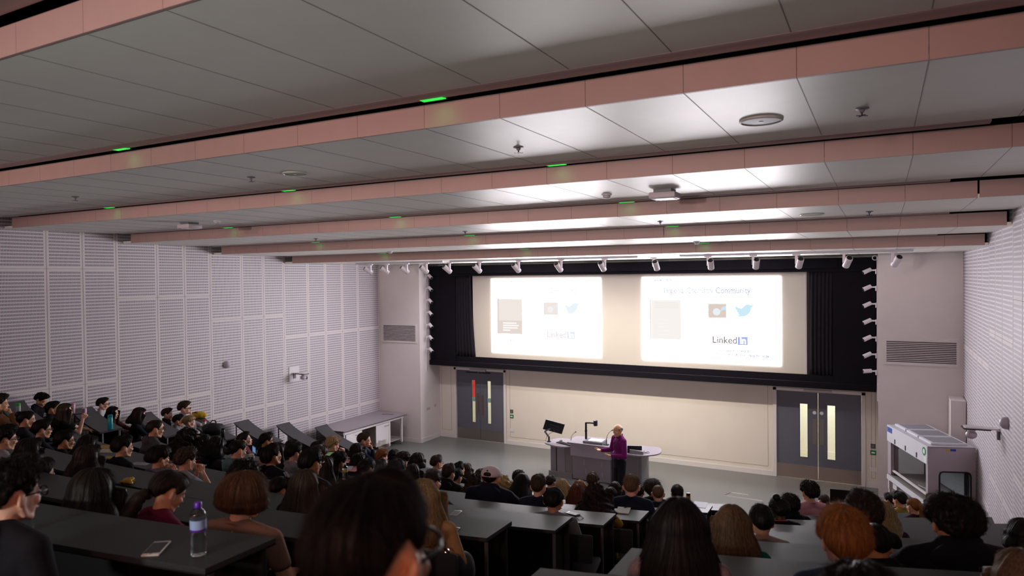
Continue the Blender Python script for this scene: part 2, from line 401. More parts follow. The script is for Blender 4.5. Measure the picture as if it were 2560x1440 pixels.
def double_door(name, x0, x1, right):
    root = struct(link(name, None, None)); root.location = (0, 0, 0)
    w = (x1 - x0) / 2; y = FY + 0.05
    mb = MB()
    for a, b, c, d in ((x0 - .085, x0, 0, DH + .07), (x1, x1 + .085, 0, DH + .07), (x0 - .085, x1 + .085, DH, DH + .07)):
        mb.box(((a + b) / 2, FY + 0.05, (c + d) / 2), (b - a, 0.16, d - c), bev=0.006)
    mb.build('door_frame', [TRIMW], root)
    for i in (0, 1):
        a = x0 + w * i + 0.004; b = x0 + w * (i + 1) - 0.004
        vx0, vx1 = ((b - 0.40 + 0.0, b - 0.40 + 0.17) if i == 0 else (a + 0.20, a + 0.20 + 0.17)) if right else ((a + 0.53, a + 0.53 + 0.13) if i == 0 else (a + 0.24, a + 0.24 + 0.13))
        vz0, vz1 = 0.54, 1.84
        mb = MB()
        for p, q, r, s in ((a, vx0, 0.012, DH - .004), (vx1, b, 0.012, DH - .004), (vx0, vx1, 0.012, vz0), (vx0, vx1, vz1, DH - .004)):
            mb.box(((p + q) / 2, y, (r + s) / 2), (q - p, 0.044, s - r))
        leaf = mb.build('door_leaf', [DOORM], root)
        MB().box(((vx0 + vx1) / 2, y, (vz0 + vz1) / 2), (vx1 - vx0, 0.008, vz1 - vz0)).build('vision_panel', [GLASS], leaf)
        mb = MB()
        for p, q, r, s in ((vx0 - .012, vx0, vz0 - .012, vz1 + .012), (vx1, vx1 + .012, vz0 - .012, vz1 + .012), (vx0, vx1, vz0 - .012, vz0), (vx0, vx1, vz1, vz1 + .012)):
            mb.box(((p + q) / 2, y - .024, (r + s) / 2), (q - p, 0.008, s - r))
        mb.build('glazing_bead', [mat('dark_bead', '#4b4a54', 0.5)], leaf)
        MB().box(((a + b) / 2, y - .024, .012 + .165), (b - a - .006, .004, .33)).build('kick_plate', [STEEL], leaf)
        px = b - 0.075 if i == 0 else a + 0.075
        if right:
            MB().box((px, y - .025, 1.18), (.10, .005, .62), bev=.002).build('push_plate', [STEEL], leaf)
        else:
            MB().box((px, y - .025, 1.14 - .05 * i), (.09, .005, .62), bev=.002).build('push_plate', [mat('brown_push_plate', '#6b5c55', 0.4, 0.5)], leaf)
            MB().box(((vx0 + vx1) / 2, y - .012, 1.25), (vx1 - vx0 - .004, .003, .13)).build('glass_sticker', [mat('green_sticker', '#7fa79b', 0.5)], leaf)
        mt = Matrix.Translation((px, y - .024, 1.64)) @ Matrix.Rotation(pi / 2, 4, 'X')
        if right: MB().lathe([(0.042, 0), (0.042, .003)], mtx=mt, seg=20).build('round_sign', [mat('pale_round_sign', '#cfd2d8', 0.4)], leaf)
        else: MB().tube([(px + .035 * cos(t * pi / 8), y - .025, 1.66 + .035 * sin(t * pi / 8)) for t in range(16)], .006, closed=True, seg=6).build('round_sign', [mat('blue_ring_sign', '#5f7390', 0.4)], leaf)
    xc = (x0 + x1) / 2
    if right: MB().box((xc, FY - .05, DH + .035), (.62, .07, .06), bev=.004).build('door_closer', [GREYPL if 0 else mat('silver_closer', '#a9a4ac', 0.35, 0.5)], root)
    else:
        c = MB().box((xc - .03, FY - .05, DH + .02), (.56, .07, .07), bev=.004).build('door_closer', [mat('silver_closer', '#a9a4ac', 0.35, 0.5)], root)
        for dx in (-.25, .2): MB().box((xc + dx - .03, FY - .02, DH - .055), (.38, .03, .035)).build('closer_arm', [BLACKPL], c)
    return root
double_door('door_1', *D1, False); double_door('door_2', *D2, True)

# signs and sockets on the walls
def plate(name, x, z, w, h, m, label, cat, y=FY, group=None, t=.012):
    o = MB().box((x, y - t / 2, z), (w, t, h), bev=.003).build(name, [m]); return tag(o, label, cat, group)
for x, side in ((-9.74, 'left'), (-0.19, 'right')):
    s = plate('wall_switch', x, .99 if side == 'left' else .97, .10, .11, mat('dark_switch', '#4d5350', 0.4), 'small dark door release plate on the wall beside the %s double doors' % side, 'switch')
    MB().box((x, FY - .014, .99 if side == 'left' else .97), (.04, .006, .05)).build('push_button', [GREYPL], s)
    g = plate('exit_button', x, .84 if side == 'left' else .82, .12, .11, GREENS, 'green emergency door release box on the wall beside the %s double doors' % side, 'sign')
    MB().box((x, FY - .0135, .84 if side == 'left' else .82), (.07, .003, .035)).build('lettering_plate', [WHITES], g)
plate('wall_socket', -9.74, .42, .15, .09, WHITEPL, 'white double socket low on the cream wall under the left green release box', 'socket')
plate('wall_socket', -0.19, .42, .15, .09, WHITEPL, 'white double socket low on the wall right of the right double doors', 'socket')
plate('wall_socket', -13.0, .86, .10, .10, WHITEPL, 'small white outlet on the left pier above the end of the grey bench', 'socket', PY)
def pier_plate(y, z, w, lab): 
    o = MB().box((-12.294, y, z), (.012, w, .08), bev=.003).build('wall_socket', [mat('beige_plate', '#b9aeab', 0.5)]); tag(o, lab, 'socket')
pier_plate(17.35, .98, .16, 'beige outlet plate on the pier side beside the left doors, the wider one'); pier_plate(17.72, 1.02, .09, 'narrow beige outlet plate on the pier side, the one nearer the left doors')

def grille(x0, x1, z0, z1, n, lab):
    t = thing('air_grille', lab, 'vent', ((x0 + x1) / 2, PY - .002, z0)); w = x1 - x0; h = z1 - z0
    mb = MB(); f = .06
    for c, d in (((0, -.012, f / 2), (w, .024, f)), ((0, -.012, h - f / 2), (w, .024, f)), ((-w / 2 + f / 2, -.012, h / 2), (f, .024, h - 2 * f)), ((w / 2 - f / 2, -.012, h / 2), (f, .024, h - 2 * f))): mb.box(c, d)
    mb.build('frame', [TRIMW], t)
    MB().box((0, -.002, h / 2), (w - 2 * f, .004, h - 2 * f)).build('duct_back', [mat('duct_dark', '#4a4450', 0.8)], t)
    for i in range(n):
        z = f + (h - 2 * f) * (i + .5) / n
        MB().box((0, -.013, 0), (w - 2 * f, .022, .012), mtx=Matrix.Translation((0, 0, z)) @ Matrix.Rotation(R_(-35), 4, 'X')).build('louvre', [WHITE], t)
grille(-13.74, -12.39, 3.02, 3.62, 12, 'white louvred air grille on the left pier')
grille(0.02, 1.42, 3.02, 3.60, 12, 'white louvred air grille on the right pier')

# boxed riser in the right corner
mb = MB().box((1.34, 16.62, 1.21), (.26, .64, 2.42), bev=.004)
tag(mb.build('pipe_casing', [WHITE]), 'tall white boxed pipe casing in the corner behind the fume cupboard', 'casing')

# ------------------------------------------------------------------ ceiling fittings
def ceil_speaker(x, y, z, r, lab):
    t = thing('ceiling_speaker', lab, 'speaker', (x, y, z))
    MB().lathe([(r, -.001), (r, -.012), (r * .92, -.018), (r * .9, -.012)], caps=False, seg=32).build('rim', [mat('speaker_rim', '#cfcfc8', 0.4)], t, smooth=40)
    MB().lathe([(r * .9, -.010), (r * .5, -.013), (.002, -.014)], seg=32).build('mesh_grille', [mat('speaker_grille', '#a3a59f', 0.5)], t, smooth=40)
    MB().box((0, 0, -.016), (.03, .012, .004)).build('badge', [WHITEPL], t)
ceil_speaker(-.79, 5.41, CZ[2], .155, 'round speaker in the lit ceiling panel at upper right')
ceil_speaker(-5.58, 5.46, CZ[2], .135, 'round grey speaker in the ceiling left of the middle')
ceil_speaker(-.81, 9.86, CZ[4], .15, 'round speaker in the ceiling above the right side, second band from the front')
def sprinkler(x, y, z, lab):
    t = thing('sprinkler_head', lab, 'sprinkler', (x, y, z), group='sprinkler heads')
    MB().lathe([(.045, 0), (.045, -.006), (.02, -.012), (.014, -.03)], seg=12).build('escutcheon', [GREYPL], t)
    mb = MB()
    for a in range(4): mb.box((.022 * cos(a * pi / 2 + .5), .022 * sin(a * pi / 2 + .5), -.052), (.034, .012, .004), rz=a * pi / 2 + .5)
    mb.build('deflector', [mat('dark_bronze', '#3c3336', 0.4, 0.6)], t); MB().tube([(0, 0, -.028), (0, 0, -.056)], .006, seg=6).build('frame_arm', [mat('dark_bronze', '#3c3336')], t)
for x, y, k, lab in ((-2.83, 5.41, 2, 'dark sprinkler head on the bright ceiling panel above the middle'), (-.12, 5.4, 2, 'sprinkler head at upper right beyond the large round speaker'), (-6.2, 5.41, 2, 'sprinkler head just left of the grey round speaker'),
                     (-9.57, 5.4, 2, 'sprinkler head near the left wall in the same band as the grey speaker'), (-2.83, 9.82, 4, 'sprinkler head on the ceiling band above the right slide'), (-.14, 9.86, 4, 'sprinkler head at right beside the faint round speaker'),
                     (-6.22, 9.91, 4, 'sprinkler head on the ceiling above the left slide'), (-9.6, 9.9, 4, 'sprinkler head high near the left wall above the perforated panels')):
    sprinkler(x, y, CZ[k], lab)
def ap_box(x, y, z, lab):
    t = thing('wireless_box', lab, 'access point', (x, y, z)); MB().box((0, 0, -.02), (.2, .2, .04)).build('mount', [GREYPL], t)
    MB().box((0, 0, -.07), (.30, .26, .07), bev=.015).build('housing', [mat('box_housing', '#b4abb0', 0.5)], t, smooth=40); MB().box((.02, 0, -.107), (.2, .2, .006)).build('cover_plate', [WHITEPL], t)
ap_box(-2.16, 7.68, CZ[3], 'white box hung under the ceiling above the middle of the hall'); ap_box(-10.13, 7.55, CZ[3], 'white box hung under the ceiling near the left wall')
def detector(x, y, z, lab):
    t = thing('smoke_detector', lab, 'detector', (x, y, z)); MB().lathe([(.06, 0), (.06, -.015), (.05, -.022)], seg=18).build('base', [WHITEPL], t, smooth=40); MB().lathe([(.045, -.022), (.042, -.045), (.02, -.055)], seg=18).build('sensor_head', [mat('box_housing', '#b4abb0')], t, smooth=40)
detector(-2.86, 7.7, CZ[3], 'round smoke detector left of the white ceiling box above the middle'); detector(-9.52, 7.6, CZ[3], 'round smoke detector right of the white ceiling box near the left wall')
detector(-2.92, 12.42, CZ[5], 'smoke detector on the ceiling in front of the track lights at right'); detector(-9.63, 12.2, CZ[5], 'smoke detector on the ceiling above the left pier')
GREENL = mat('green_emergency_lens', '#0a5a28', 0.3, emit='#10e048', strength=.9)
k_ = 0
GX = (-2.92, -6.68, -10.48, -0.9 + 99)
for k in range(1, 6):
    for i, x in enumerate(GX[:3]):
        if k == 1 and i == 2: continue
        pos = ('right', 'middle', 'left')[i]
        band = ('nearest', 'second nearest', 'middle', 'second farthest', 'farthest')[k - 1]
        o = MB().box((x, CYS[k] - .135, CZ[k] - .012), (.20, .06, .008), bev=.003).build('emergency_light', [GREENL])
        tag(o, 'green glowing emergency light at the %s of the %s ceiling step' % (pos, band), 'emergency light', 'green emergency lights')
        L = bpy.data.lights.new('green_lamp', 'SPOT'); L.energy = .36; L.color = (.08, 1, .28); L.spot_size = R_(100); L.spot_blend = 1; L.shadow_soft_size = .05
        lo = bpy.data.objects.new('green_lamp', L); COL.objects.link(lo); lo.location = (x, CYS[k] - .16, CZ[k] - .03)
        lo.rotation_euler = Vector((0, 1, -0.75)).to_track_quat('-Z', 'Y').to_euler()
# ------------------------------------------------------------------ screen wall
def emis(name, c, s):
    return mat(name, '#000000', 1.0, emit=c, strength=s, spec=0.0)
SLIDE = emis('projected_white', (1.0, 0.94, 1.0), 16.0)
SY = 17.52
t = thing('projection_screen', 'wide cream projection screen above the lecture bench showing two slides', 'screen', (-6.16, SY, 2.62))
SCR = mat('screen_surface', '#b5afa7', 0.75)
MB().box((0, .02, 1.215), (9.20, .03, 2.45)).build('surface', [SCR], t)
MB().box((4.56, .0, 1.215), (.05, .012, 2.45)).build('edge_band', [mat('screen_edge', '#b6aeb4', 0.6)], t)
def em(h, k=1.0, g=1.15): return emis('slide_ink_' + h[1:] + '_%d_%d' % (k * 100, g * 100), tuple(q ** g for q in lin(h)), k * .77)
BIRD = [(-.02, .30), (.06, .20), (.16, .14), (.30, .11), (.42, .11), (.44, .0), (.52, -.02)]
def bird_poly():
    # outline of the small bird emblem, unit box, y up
    return [(0.00, .90), (.10, .80), (.22, .72), (.36, .68), (.49, .67), (.48, .75), (.51, .86), (.58, .95), (.69, 1.0), (.79, .98), (.86, .93), (.97, .97), (.93, .89), (1.0, .90), (.94, .82),
            (.90, .78), (.89, .62), (.83, .42), (.72, .24), (.55, .10), (.34, .05), (.15, .07), (.00, .14), (.14, .15), (.27, .20), (.18, .24), (.11, .34), (.20, .33), (.10, .40), (.04, .54), (.13, .51), (.04, .60), (.01, .74)]
def slide(x0, right):
    w, h = 3.42, 2.155; z1 = 4.945
    sl = MB().quad((0, -.002, -h), (w, -.002, -h), (w, -.002, 0), (0, -.002, 0)).build('projected_slide', [SLIDE], t)
    sl.location = (x0 + 6.16, -.006, z1 - 2.62)
    part_label(sl, 'overexposed white slide at the %s' % ('right' if right else 'left'))
    Y = -.0045
    def txt(s, u, v, size, m, width=None, **k):
        k.setdefault('offset', .0045 if size > .15 else .005); o = text_mesh(s, size, m, sl, (u * w, Y, -v * h), **k)
        if width:
            bw = max(p.co.x for p in o.data.vertices) - min(p.co.x for p in o.data.vertices)
            o.scale.x = width / max(bw, .01)
        return o
    def rect(u0, u1, v0, v1, m, name='picture', dy=0.0):
        return MB().box(((u0 + u1) / 2 * w, Y + dy, -(v0 + v1) / 2 * h), ((u1 - u0) * w, .0012, (v1 - v0) * h)).build(name, [m], sl)
    A = (lambda a, b, g=1.15: em(a, 1.0, g)) if right else (lambda a, b, g=1.15: em(b, 1.0, g))
    txt('Imperial College', .08, .042, .085, A('#d3dff2', '#eef3fd', 1.9), .155 * w)
    if right: txt('London', .08, .075, .085, em('#f3f6fd', 1.0, 1.9), .07 * w)
    txt('Imperial', .17, .19, .21, A('#dde6f4', '#f8fafd', 1.9), .157 * w)
    txt('Chemistry', .342, .19, .21, A('#e3eaf3', '#f9fafc', 1.9), .195 * w)
    txt('Community', .553, .19, .21, A('#ccd8e6', '#eef2f6', 1.9), .245 * w)
    b = rect(.075, .30, .27, .74, A('#fbf6f2', '#f4ece6'), 'book_cover')
    if not right:
        rect(.075, .30, .56, .735, em('#ecdfd8'), 'book_cover', -.0008)
        for i, ww in enumerate((.13, .15, .14, .07)): rect(.115, .115 + ww, .585 + .032 * i, .605 + .032 * i, em('#fffdfb'), 'lettering_line', -.0016)
        MB().prism([(.058 * w, .27 * h), (.075 * w, .25 * h), (.075 * w, .76 * h), (.058 * w, .73 * h)], 0, .001, mtx=Matrix.Translation((0, Y, 0)) @ Matrix.Rotation(-pi / 2, 4, 'X')).build('book_spine', [em('#e9ded8')], sl)
    else:
        rect(.06, .074, .27, .74, em('#f3eeea'), 'book_spine')
        for i in range(4): rect(.10, .28, .30 + .02 * i, .305 + .02 * i, em('#f1ebe6'), 'lettering_line', -.0008)
        for i in range(5): rect(.12, .21, .50 + .045 * i, .512 + .045 * i, em('#fdf9f6'), 'lettering_line', -.0008)
    pic = rect(.50, .63, .31, .475, A('#e4d6cb', '#f3ece6'), 'picture')
    mt = Matrix.Translation((.56 * w, Y - .001, -.405 * h)) @ Matrix.Rotation(pi / 2, 4, 'X')
    MB().lathe([(.09, 0), (.09, .0012)], mtx=mt, seg=28).build('flask_shape', [A('#eef5fb', '#f6f6f5')], sl)
    MB().prism([(.575 * w, .42 * h), (.60 * w, .35 * h), (.629 * w, .335 * h), (.629 * w, .38 * h), (.60 * w, .385 * h)], 0, .001, mtx=Matrix.Translation((0, Y - .001, 0)) @ Matrix.Rotation(-pi / 2, 4, 'X')).build('flask_shape', [A('#d9ebf9', '#f1f1f3')], sl)
    bw, bh = .125 * w, .15 * h
    me = bpy.data.meshes.new('bird_emblem'); bm = bmesh.new()
    vs = [bm.verts.new((p[0] * bw, 0, p[1] * bh)) for p in bird_poly()]; f = bm.faces.new(vs); bmesh.ops.triangulate(bm, faces=[f]); bm.to_mesh(me); bm.free()
    me.materials.append(A('#d3f0fb', '#f0f8fd')); link('bird_emblem', me, sl, (.69 * w, Y - .0006, -.465 * h))
    txt('Linked', .527, .765, .24, A('#b9b6b4', '#f1e9e8', 1.9), .172 * w, offset=.006)
    MB().rbox((.742 * w, Y, -.733 * h), (.07 * w, .0016, .096 * h), .0006).build('logo_box', [A('#b6c0f4', '#e6f0fb')], sl)
    txt('in', .7215, .764, .235, em('#ffffff', 2), .042 * w, offset=.008, name='lettering').location.y = Y - .0024
    if right:
        txt('Imperial', .515, .86, .10, em('#f3f5f9', 1.0, 1.9), .085 * w); txt('College London', .61, .862, .10, em('#d5dcea', 1.0, 1.9), .18 * w)
        txt('Department of', .40, .905, .10, em('#f4f6fa', 1.0, 1.9), .165 * w); txt('Chemistry', .574, .908, .10, em('#d9e2f0', 1.0, 1.9), .105 * w); txt('Alumni', .69, .91, .10, em('#ccd5ea', 1.0, 1.9), .08 * w); txt('and Friends', .78, .912, .10, em('#b9c1da', 1.0, 1.9), .14 * w)
        txt('9', .945, .955, .05, em('#cdd6e8', 1.0, 1.9))
    else:
        txt('Imperial College London', .09, .835, .07, em('#f1f4f6', 1.0, 1.9), .19 * w)
        txt('Department of Chemistry Alumni and Friends', .40, .90, .10, em('#f5f7f9', 1.0, 1.9), .50 * w)
slide(-10.12, False); slide(-5.55, True)

s = thing('screen_surround', 'black fabric frame around the projection screen over the doors', 'screen surround', (-6.17, 17.4, 2.33))
def P(name, x0, x1, y0, y1, z0, z1, m=VELVET):
    return MB().box(((x0 + x1) / 2 + 6.17, (y0 + y1) / 2 - 17.4, (z0 + z1) / 2 - 2.33), (x1 - x0, y1 - y0, z1 - z0), bev=.006).build(name, [m], s)
P('top_valance', -12.25, -.12, 17.40, 17.95, 5.04, 5.355); P('top_valance', -11.35, -.9, 17.36, 17.42, 5.12, 5.355)
P('side_panel', -12.25, -11.32, 17.42, 17.95, 2.34, 5.04); P('side_panel', -1.0, -.12, 17.42, 17.95, 2.34, 5.04)
P('bottom_board', -11.33, -.99, 17.46, 17.95, 2.47, 2.63); P('bottom_board', -12.25, -.12, 17.37, 17.95, 2.33, 2.475)
P('back_board', -11.33, -.99, 17.56, 17.95, 2.62, 5.05, BLACKP)
def curtain(x0, x1, flare, lab):
    n = 46; K = 14; mb = MB(); vs = []
    for j in range(K + 1):
        v = j / K; z = 5.06 - v * 2.42
        for i in range(n + 1):
            u = i / n; x = x0 + (x1 - x0) * u + flare * (v ** 1.6) * (u if flare > 0 else (1 - u))
            vs.append((x, 17.475 + .032 * sin(u * 38 + 1.3 * sin(v * 2)) * (.7 + .3 * v), z))
    fs = [(j * (n + 1) + i, j * (n + 1) + i + 1, (j + 1) * (n + 1) + i + 1, (j + 1) * (n + 1) + i) for j in range(K) for i in range(n)]
    mb.add(vs, fs); o = mb.build('stage_curtain', [VELVETC], smooth=60)
    md = o.modifiers.new('thick', 'SOLIDIFY'); md.thickness = .004
    tag(o, lab, 'curtain', 'screen side curtains')
curtain(-11.36, -10.80, .12, 'black pleated curtain hanging at the left end of the screen'); curtain(-1.50, -1.0, .0, 'black pleated curtain hanging at the right end of the screen')

# ------------------------------------------------------------------ track lights
TRW = mat('track_white', '#d4ced6', 0.35)
ty = 14.25
for x0, x1, lab in ((-12.4, -9.6, 'white ceiling lighting track at the left near the pier'), (-9.4, -4.6, 'long white ceiling lighting track above the left half of the screen'), (-3.7, .5, 'white ceiling lighting track above the right end of the screen')):
    r = MB().box(((x0 + x1) / 2, ty, 5.402), (x1 - x0, .05, .036), bev=.004).build('lighting_track', [TRW]); tag(r, lab, 'lighting track')
    MB().box(((x0 + x1) / 2, ty, 5.382), (x1 - x0 - .02, .018, .005)).build('conductor_slot', [GREYPL], r)
def spot_head(root, base, aim, stem):
    MB().box((base[0], base[1], base[2] - .02), (.13, .045, .03), bev=.004).build('adapter', [TRW], root)
def spot(x, aim, lab, group, light=True, ln=.2):
    p0 = Vector((x, ty, 5.385)); root = thing('track_spotlight', lab, 'spotlight', p0, 0, group)
    MB().box((0, 0, -.018), (.14, .05, .034), bev=.004).build('adapter', [TRW], root)
    MB().box((0, 0, -.115), (.05, .035, .17), bev=.005).build('bracket', [TRW], root)
    piv = Vector((0, 0, -.19)); d = (Vector(aim) - (p0 + piv)).normalized()
    side = Vector((.05 if d.x < 0 else -.05, 0, 0)); q = d.to_track_quat('Z', 'Y').to_matrix().to_4x4()
    mt = Matrix.Translation(piv + side * 1.1) @ q
    h = MB().lathe([(.034, -.145), (.060, -.14), (.063, -.12), (.063, .095), (.058, .1)], mtx=mt, seg=20, caps=False).build('lamp_head', [TRW], root, smooth=40)
    MB().lathe([(.050, -.1455), (.02, -.1465)], mtx=mt, seg=18).build('heat_sink', [BLACKPL], h)
    MB().lathe([(.058, .098), (.03, .094)], mtx=mt, seg=18).build('lens', [mat('lamp_lens', '#e8e0d0', 0.2, emit=(1, .87, .68), strength=3.0)], h)
    if light:
        L = bpy.data.lights.new('spot_beam', 'SPOT'); L.energy = SPOT_W; L.color = (1.0, .90, .76); L.spot_size = R_(74); L.spot_blend = .85; L.shadow_soft_size = .04
        lo = bpy.data.objects.new('spot_beam', L); COL.objects.link(lo); lo.location = p0 + piv + side * 1.1 + d * .125
        lo.rotation_euler = d.to_track_quat('-Z', 'Y').to_euler()
SPOT_W = 115
ords = ['first', 'second', 'third', 'fourth', 'fifth', 'sixth', 'seventh', 'eighth', 'ninth', 'tenth', 'eleventh', 'twelfth', 'thirteenth', 'fourteenth', 'fifteenth']
pxs = [(926, 668), (967, 665), (1017, 663), (1066, 660), (1124, 660), (1199, 658), (1297, 655), (1403, 653), (1512, 651), (1634, 648), (1770, 645), (1883, 643), (1991, 641), (2110, 639), (2232, 636)]
for i, (px, py) in enumerate(pxs):
    x = on(1, ty, px, py).x
    spot(x, (-4.6 + (x + 4.6) * .62, 18.0, 2.1), '%s white ceiling track spotlight counted from the left' % ords[i], 'ceiling track spotlights', light=1 <= i <= 11)
for sgn, X, lab in ((1, -12.3, 'left'), (-1, -.08, 'right')):
    r = MB().box((X + sgn * .012, 17.28, 3.75), (.024, .035, 3.2), bev=.003).build('lighting_track', [TRW]); tag(r, 'tall vertical white lighting track on the %s pier beside the screen' % lab, 'lighting track')
    MB().box((X + sgn * .0255, 17.28, 3.75), (.003, .012, 3.18)).build('conductor_slot', [GREYPL], r)
    for i in range(7):
        z = 5.06 - .373 * i; p0 = Vector((X + sgn * .027, 17.26 if sgn > 0 else 17.2, z))
        root = thing('track_spotlight', '%s spotlight from the top on the vertical track at the %s of the screen' % (ords[i], lab), 'spotlight', p0, 0, 'side spotlights ' + lab)
        MB().box((sgn * .012, 0, -.03), (.026, .035, .11), bev=.003).build('adapter', [TRW], root)
        MB().box((sgn * .085, 0, 0), (.14, .03, .035), bev=.004).build('bracket', [TRW], root)
        tip = (.12, -.05, -.02 if (i == 6 and sgn < 0) else -.08) if sgn > 0 else (-.14, -.06, -.01 if i == 6 else -.07)
        d = Vector(tip).normalized(); mt = Matrix.Translation((sgn * .15, -.01, .0)) @ d.to_track_quat('Z', 'Y').to_matrix().to_4x4()
        h = MB().lathe([(.03, -.05), (.045, -.045), (.047, .13), (.042, .134)], mtx=mt, seg=18, caps=False).build('lamp_head', [TRW], root, smooth=40)
        MB().lathe([(.043, .132), (.02, .128)], mtx=mt, seg=16).build('lens', [BLACKPL], h); MB().lathe([(.03, -.05), (.01, -.052)], mtx=mt, seg=16).build('heat_sink', [BLACKPL if sgn > 0 else TRW], h)
t = MB().tube([(-.137 + .05 * cos(a * pi / 8), 17.1 + .0 * a, 5.33 + .05 * sin(a * pi / 8)) for a in range(16)], .01, closed=True, seg=6).build('cable_loop', [TRW]); tag(t, 'coiled white cable at the top of the right pier track', 'cable')

# ------------------------------------------------------------------ lecture desk
def rounded(poly, r=.08, seg=5):
    out = []; n = len(poly)
    for i in range(n):
        p, a, b = Vector(poly[i][:2]), Vector(poly[i - 1][:2]), Vector(poly[(i + 1) % n][:2])
        rr = poly[i][2] if len(poly[i]) > 2 else r
        d1 = (a - p); d2 = (b - p); k = min(rr, d1.length * .45, d2.length * .45); s, e = p + d1.normalized() * k, p + d2.normalized() * k
        for j in range(seg + 1):
            t_ = j / seg; out.append(tuple(s * (1 - t_) ** 2 + p * 2 * t_ * (1 - t_) + e * t_ * t_))
    return out
d = thing('lecture_desk', 'grey three part lecture desk with raised middle in front of the cream wall', 'desk', (-6.2, 15.9, 0))
O = Vector((6.2, -15.9))
def loc(poly): return [(p[0] + 6.2, p[1] - 15.9) + tuple(p[2:]) for p in poly]
def slab(name, poly, z0, z1, m, r=.08, par=d): return MB().prism(rounded(loc(poly), r), z0, z1).build(name, [m], par, smooth=35)
slab('desktop', [(-7.58, 15.62, .2), (-7.05, 15.40, .25), (-6.72, 15.52, .03), (-6.72, 16.28, .03), (-7.45, 16.28, .25)], .775, .805, LECTOP)
slab('desktop', [(-6.84, 15.42, .1), (-5.66, 15.38, .1), (-5.6, 16.12, .1), (-6.2, 16.25, .3), (-6.86, 16.12, .1)], .905, .937, LECTOP)
slab('desktop', [(-5.7, 15.5, .03), (-4.95, 15.40, .25), (-4.58, 15.8, .3), (-4.75, 16.45, .25), (-5.7, 16.3, .03)], .775, .805, LECTOP)
def cab(poly, z0, z1, m, name='cabinet'): return slab(name, poly, z0, z1, m, .02)
c = cab([(-7.36, 15.62), (-6.74, 15.6), (-6.74, 16.2), (-7.30, 16.2)], .08, .775, LECDK); 
MB().box((-.985, -.292, .43), (.016, .012, .68)).build('door_gap', [BLACKP], c); MB().box((-.86, -.299, .43), (.21, .006, .62)).build('cabinet_door', [LECPAN], c)
cab([(-7.40, 15.58), (-6.74, 15.56), (-6.74, 16.22), (-7.34, 16.22)], 0, .13, LECDK, 'plinth')
c = cab([(-6.74, 15.57), (-5.74, 15.55), (-5.74, 15.98), (-6.74, 15.98)], .02, .905, LECPAN)
cab([(-6.78, 15.50, .06), (-5.70, 15.48, .06), (-5.72, 15.62), (-6.76, 15.62)], .60, .905, mat('lectern_upper_panel', '#a29eaa', 0.45, 0.1), 'upper_panel')
mb = MB()
for i in range(7):
    for x in (-6.42, -5.96): mb.box((x + 6.2, 15.548 - 15.9, .40 + .018 * i), (.05 if x < -6.2 else .035, .006, .006))
    mb.box((-6.38 + 6.2, 15.55 - 15.9, .18 + .016 * i), (.03, .006, .006)); mb.box((-5.95 + 6.2, 15.548 - 15.9, .15 + .016 * i), (.03, .006, .006))
mb.build('vent_slots', [mat('vent_light', '#a5a2ab', 0.5)], c)
c = cab([(-5.68, 15.6), (-5.06, 15.82), (-5.06, 16.42), (-5.68, 16.3)], .02, .775, LECDK)
MB().box((-5.13 + 6.2, 15.785 - 15.9, .40), (.012, .02, .72)).build('corner_post', [STEEL], c)
# things on the desk
def goose(x, y, z, h, lean, lab):
    t = thing('gooseneck_microphone', lab, 'microphone', (x, y, z)); MB().box((0, 0, .012), (.12, .09, .024), bev=.006).build('base', [BLACKPL], t)
    pts = [(0, 0, .02), (0, 0, .12), (lean * .15, 0, .22), (lean * .45, 0, h * .8), (lean * .9, 0, h * .95)]
    MB().tube(pts, [.011, .009, .005, .005, .005]).build('gooseneck', [BLACKPL], t, smooth=60); MB().tube([pts[-1], (lean * 1.15, 0, h)], [.011, .013], seg=10).build('microphone_head', [BLACKPL], t, smooth=60)
goose(-6.80, 15.62, .805, .36, .13, 'short gooseneck microphone beside the keyboard on the lecture desk'); goose(-5.84, 15.55, .937, .38, .15, 'gooseneck microphone on the raised middle of the lecture desk')
t = thing('document_camera', 'document camera with tall black arm and white stage on the lecture desk', 'document camera', (-6.26, 15.62, .937))
MB().box((.09, .03, .03), (.50, .34, .06), bev=.006).build('base_unit', [GREYPL], t); MB().box((.12, .05, .063), (.36, .26, .006)).build('light_stage', [mat('light_stage', '#e8e6f0', 0.3)], t); MB().box((.12, .05, .0605), (.40, .30, .004)).build('stage_border', [BLACKPL], t)
MB().tube([(-.17, .1, .05), (-.17, .1, .46)], [.028, .024], seg=12).build('column', [BLACKPL], t, smooth=40); MB().box((-.17, .1, .25), (.05, .05, .05), bev=.005).build('height_collar', [BLACKPL], t)
MB().tube([(-.17, .1, .45), (-.05, .08, .465), (.06, .06, .47)], .022, seg=10).build('arm', [BLACKPL], t, smooth=50); MB().lathe([(.045, 0), (.05, .02), (.05, .13), (.03, .14)], c=(.1, .05, .41), seg=18).build('camera_head', [mat('dark_grey_plastic', '#2c2a30', 0.4)], t, smooth=40)
t = thing('computer_monitor', 'black flat monitor seen from behind on a jointed arm, left end of the lecture desk', 'monitor', (-7.42, 15.78, .805))
mm = Matrix.Translation((.09, 0, .39)) @ Matrix.Rotation(R_(28), 4, 'Z') @ Matrix.Rotation(R_(16), 4, 'Y') @ Matrix.Rotation(R_(18), 4, 'X')
MB().box((0, 0, 0), (.50, .025, .29), mtx=mm, bev=.006).build('panel', [BLACKPL], t); MB().box((0, -.025, 0), (.26, .03, .12), mtx=mm, bev=.008).build('rear_housing', [BLACKPL], t); MB().box((0, .0145, 0), (.47, .003, .26), mtx=mm).build('display_face', [mat('dim_display', '#141a2c', 0.2, emit=(.25, .35, .6), strength=.25)], t)
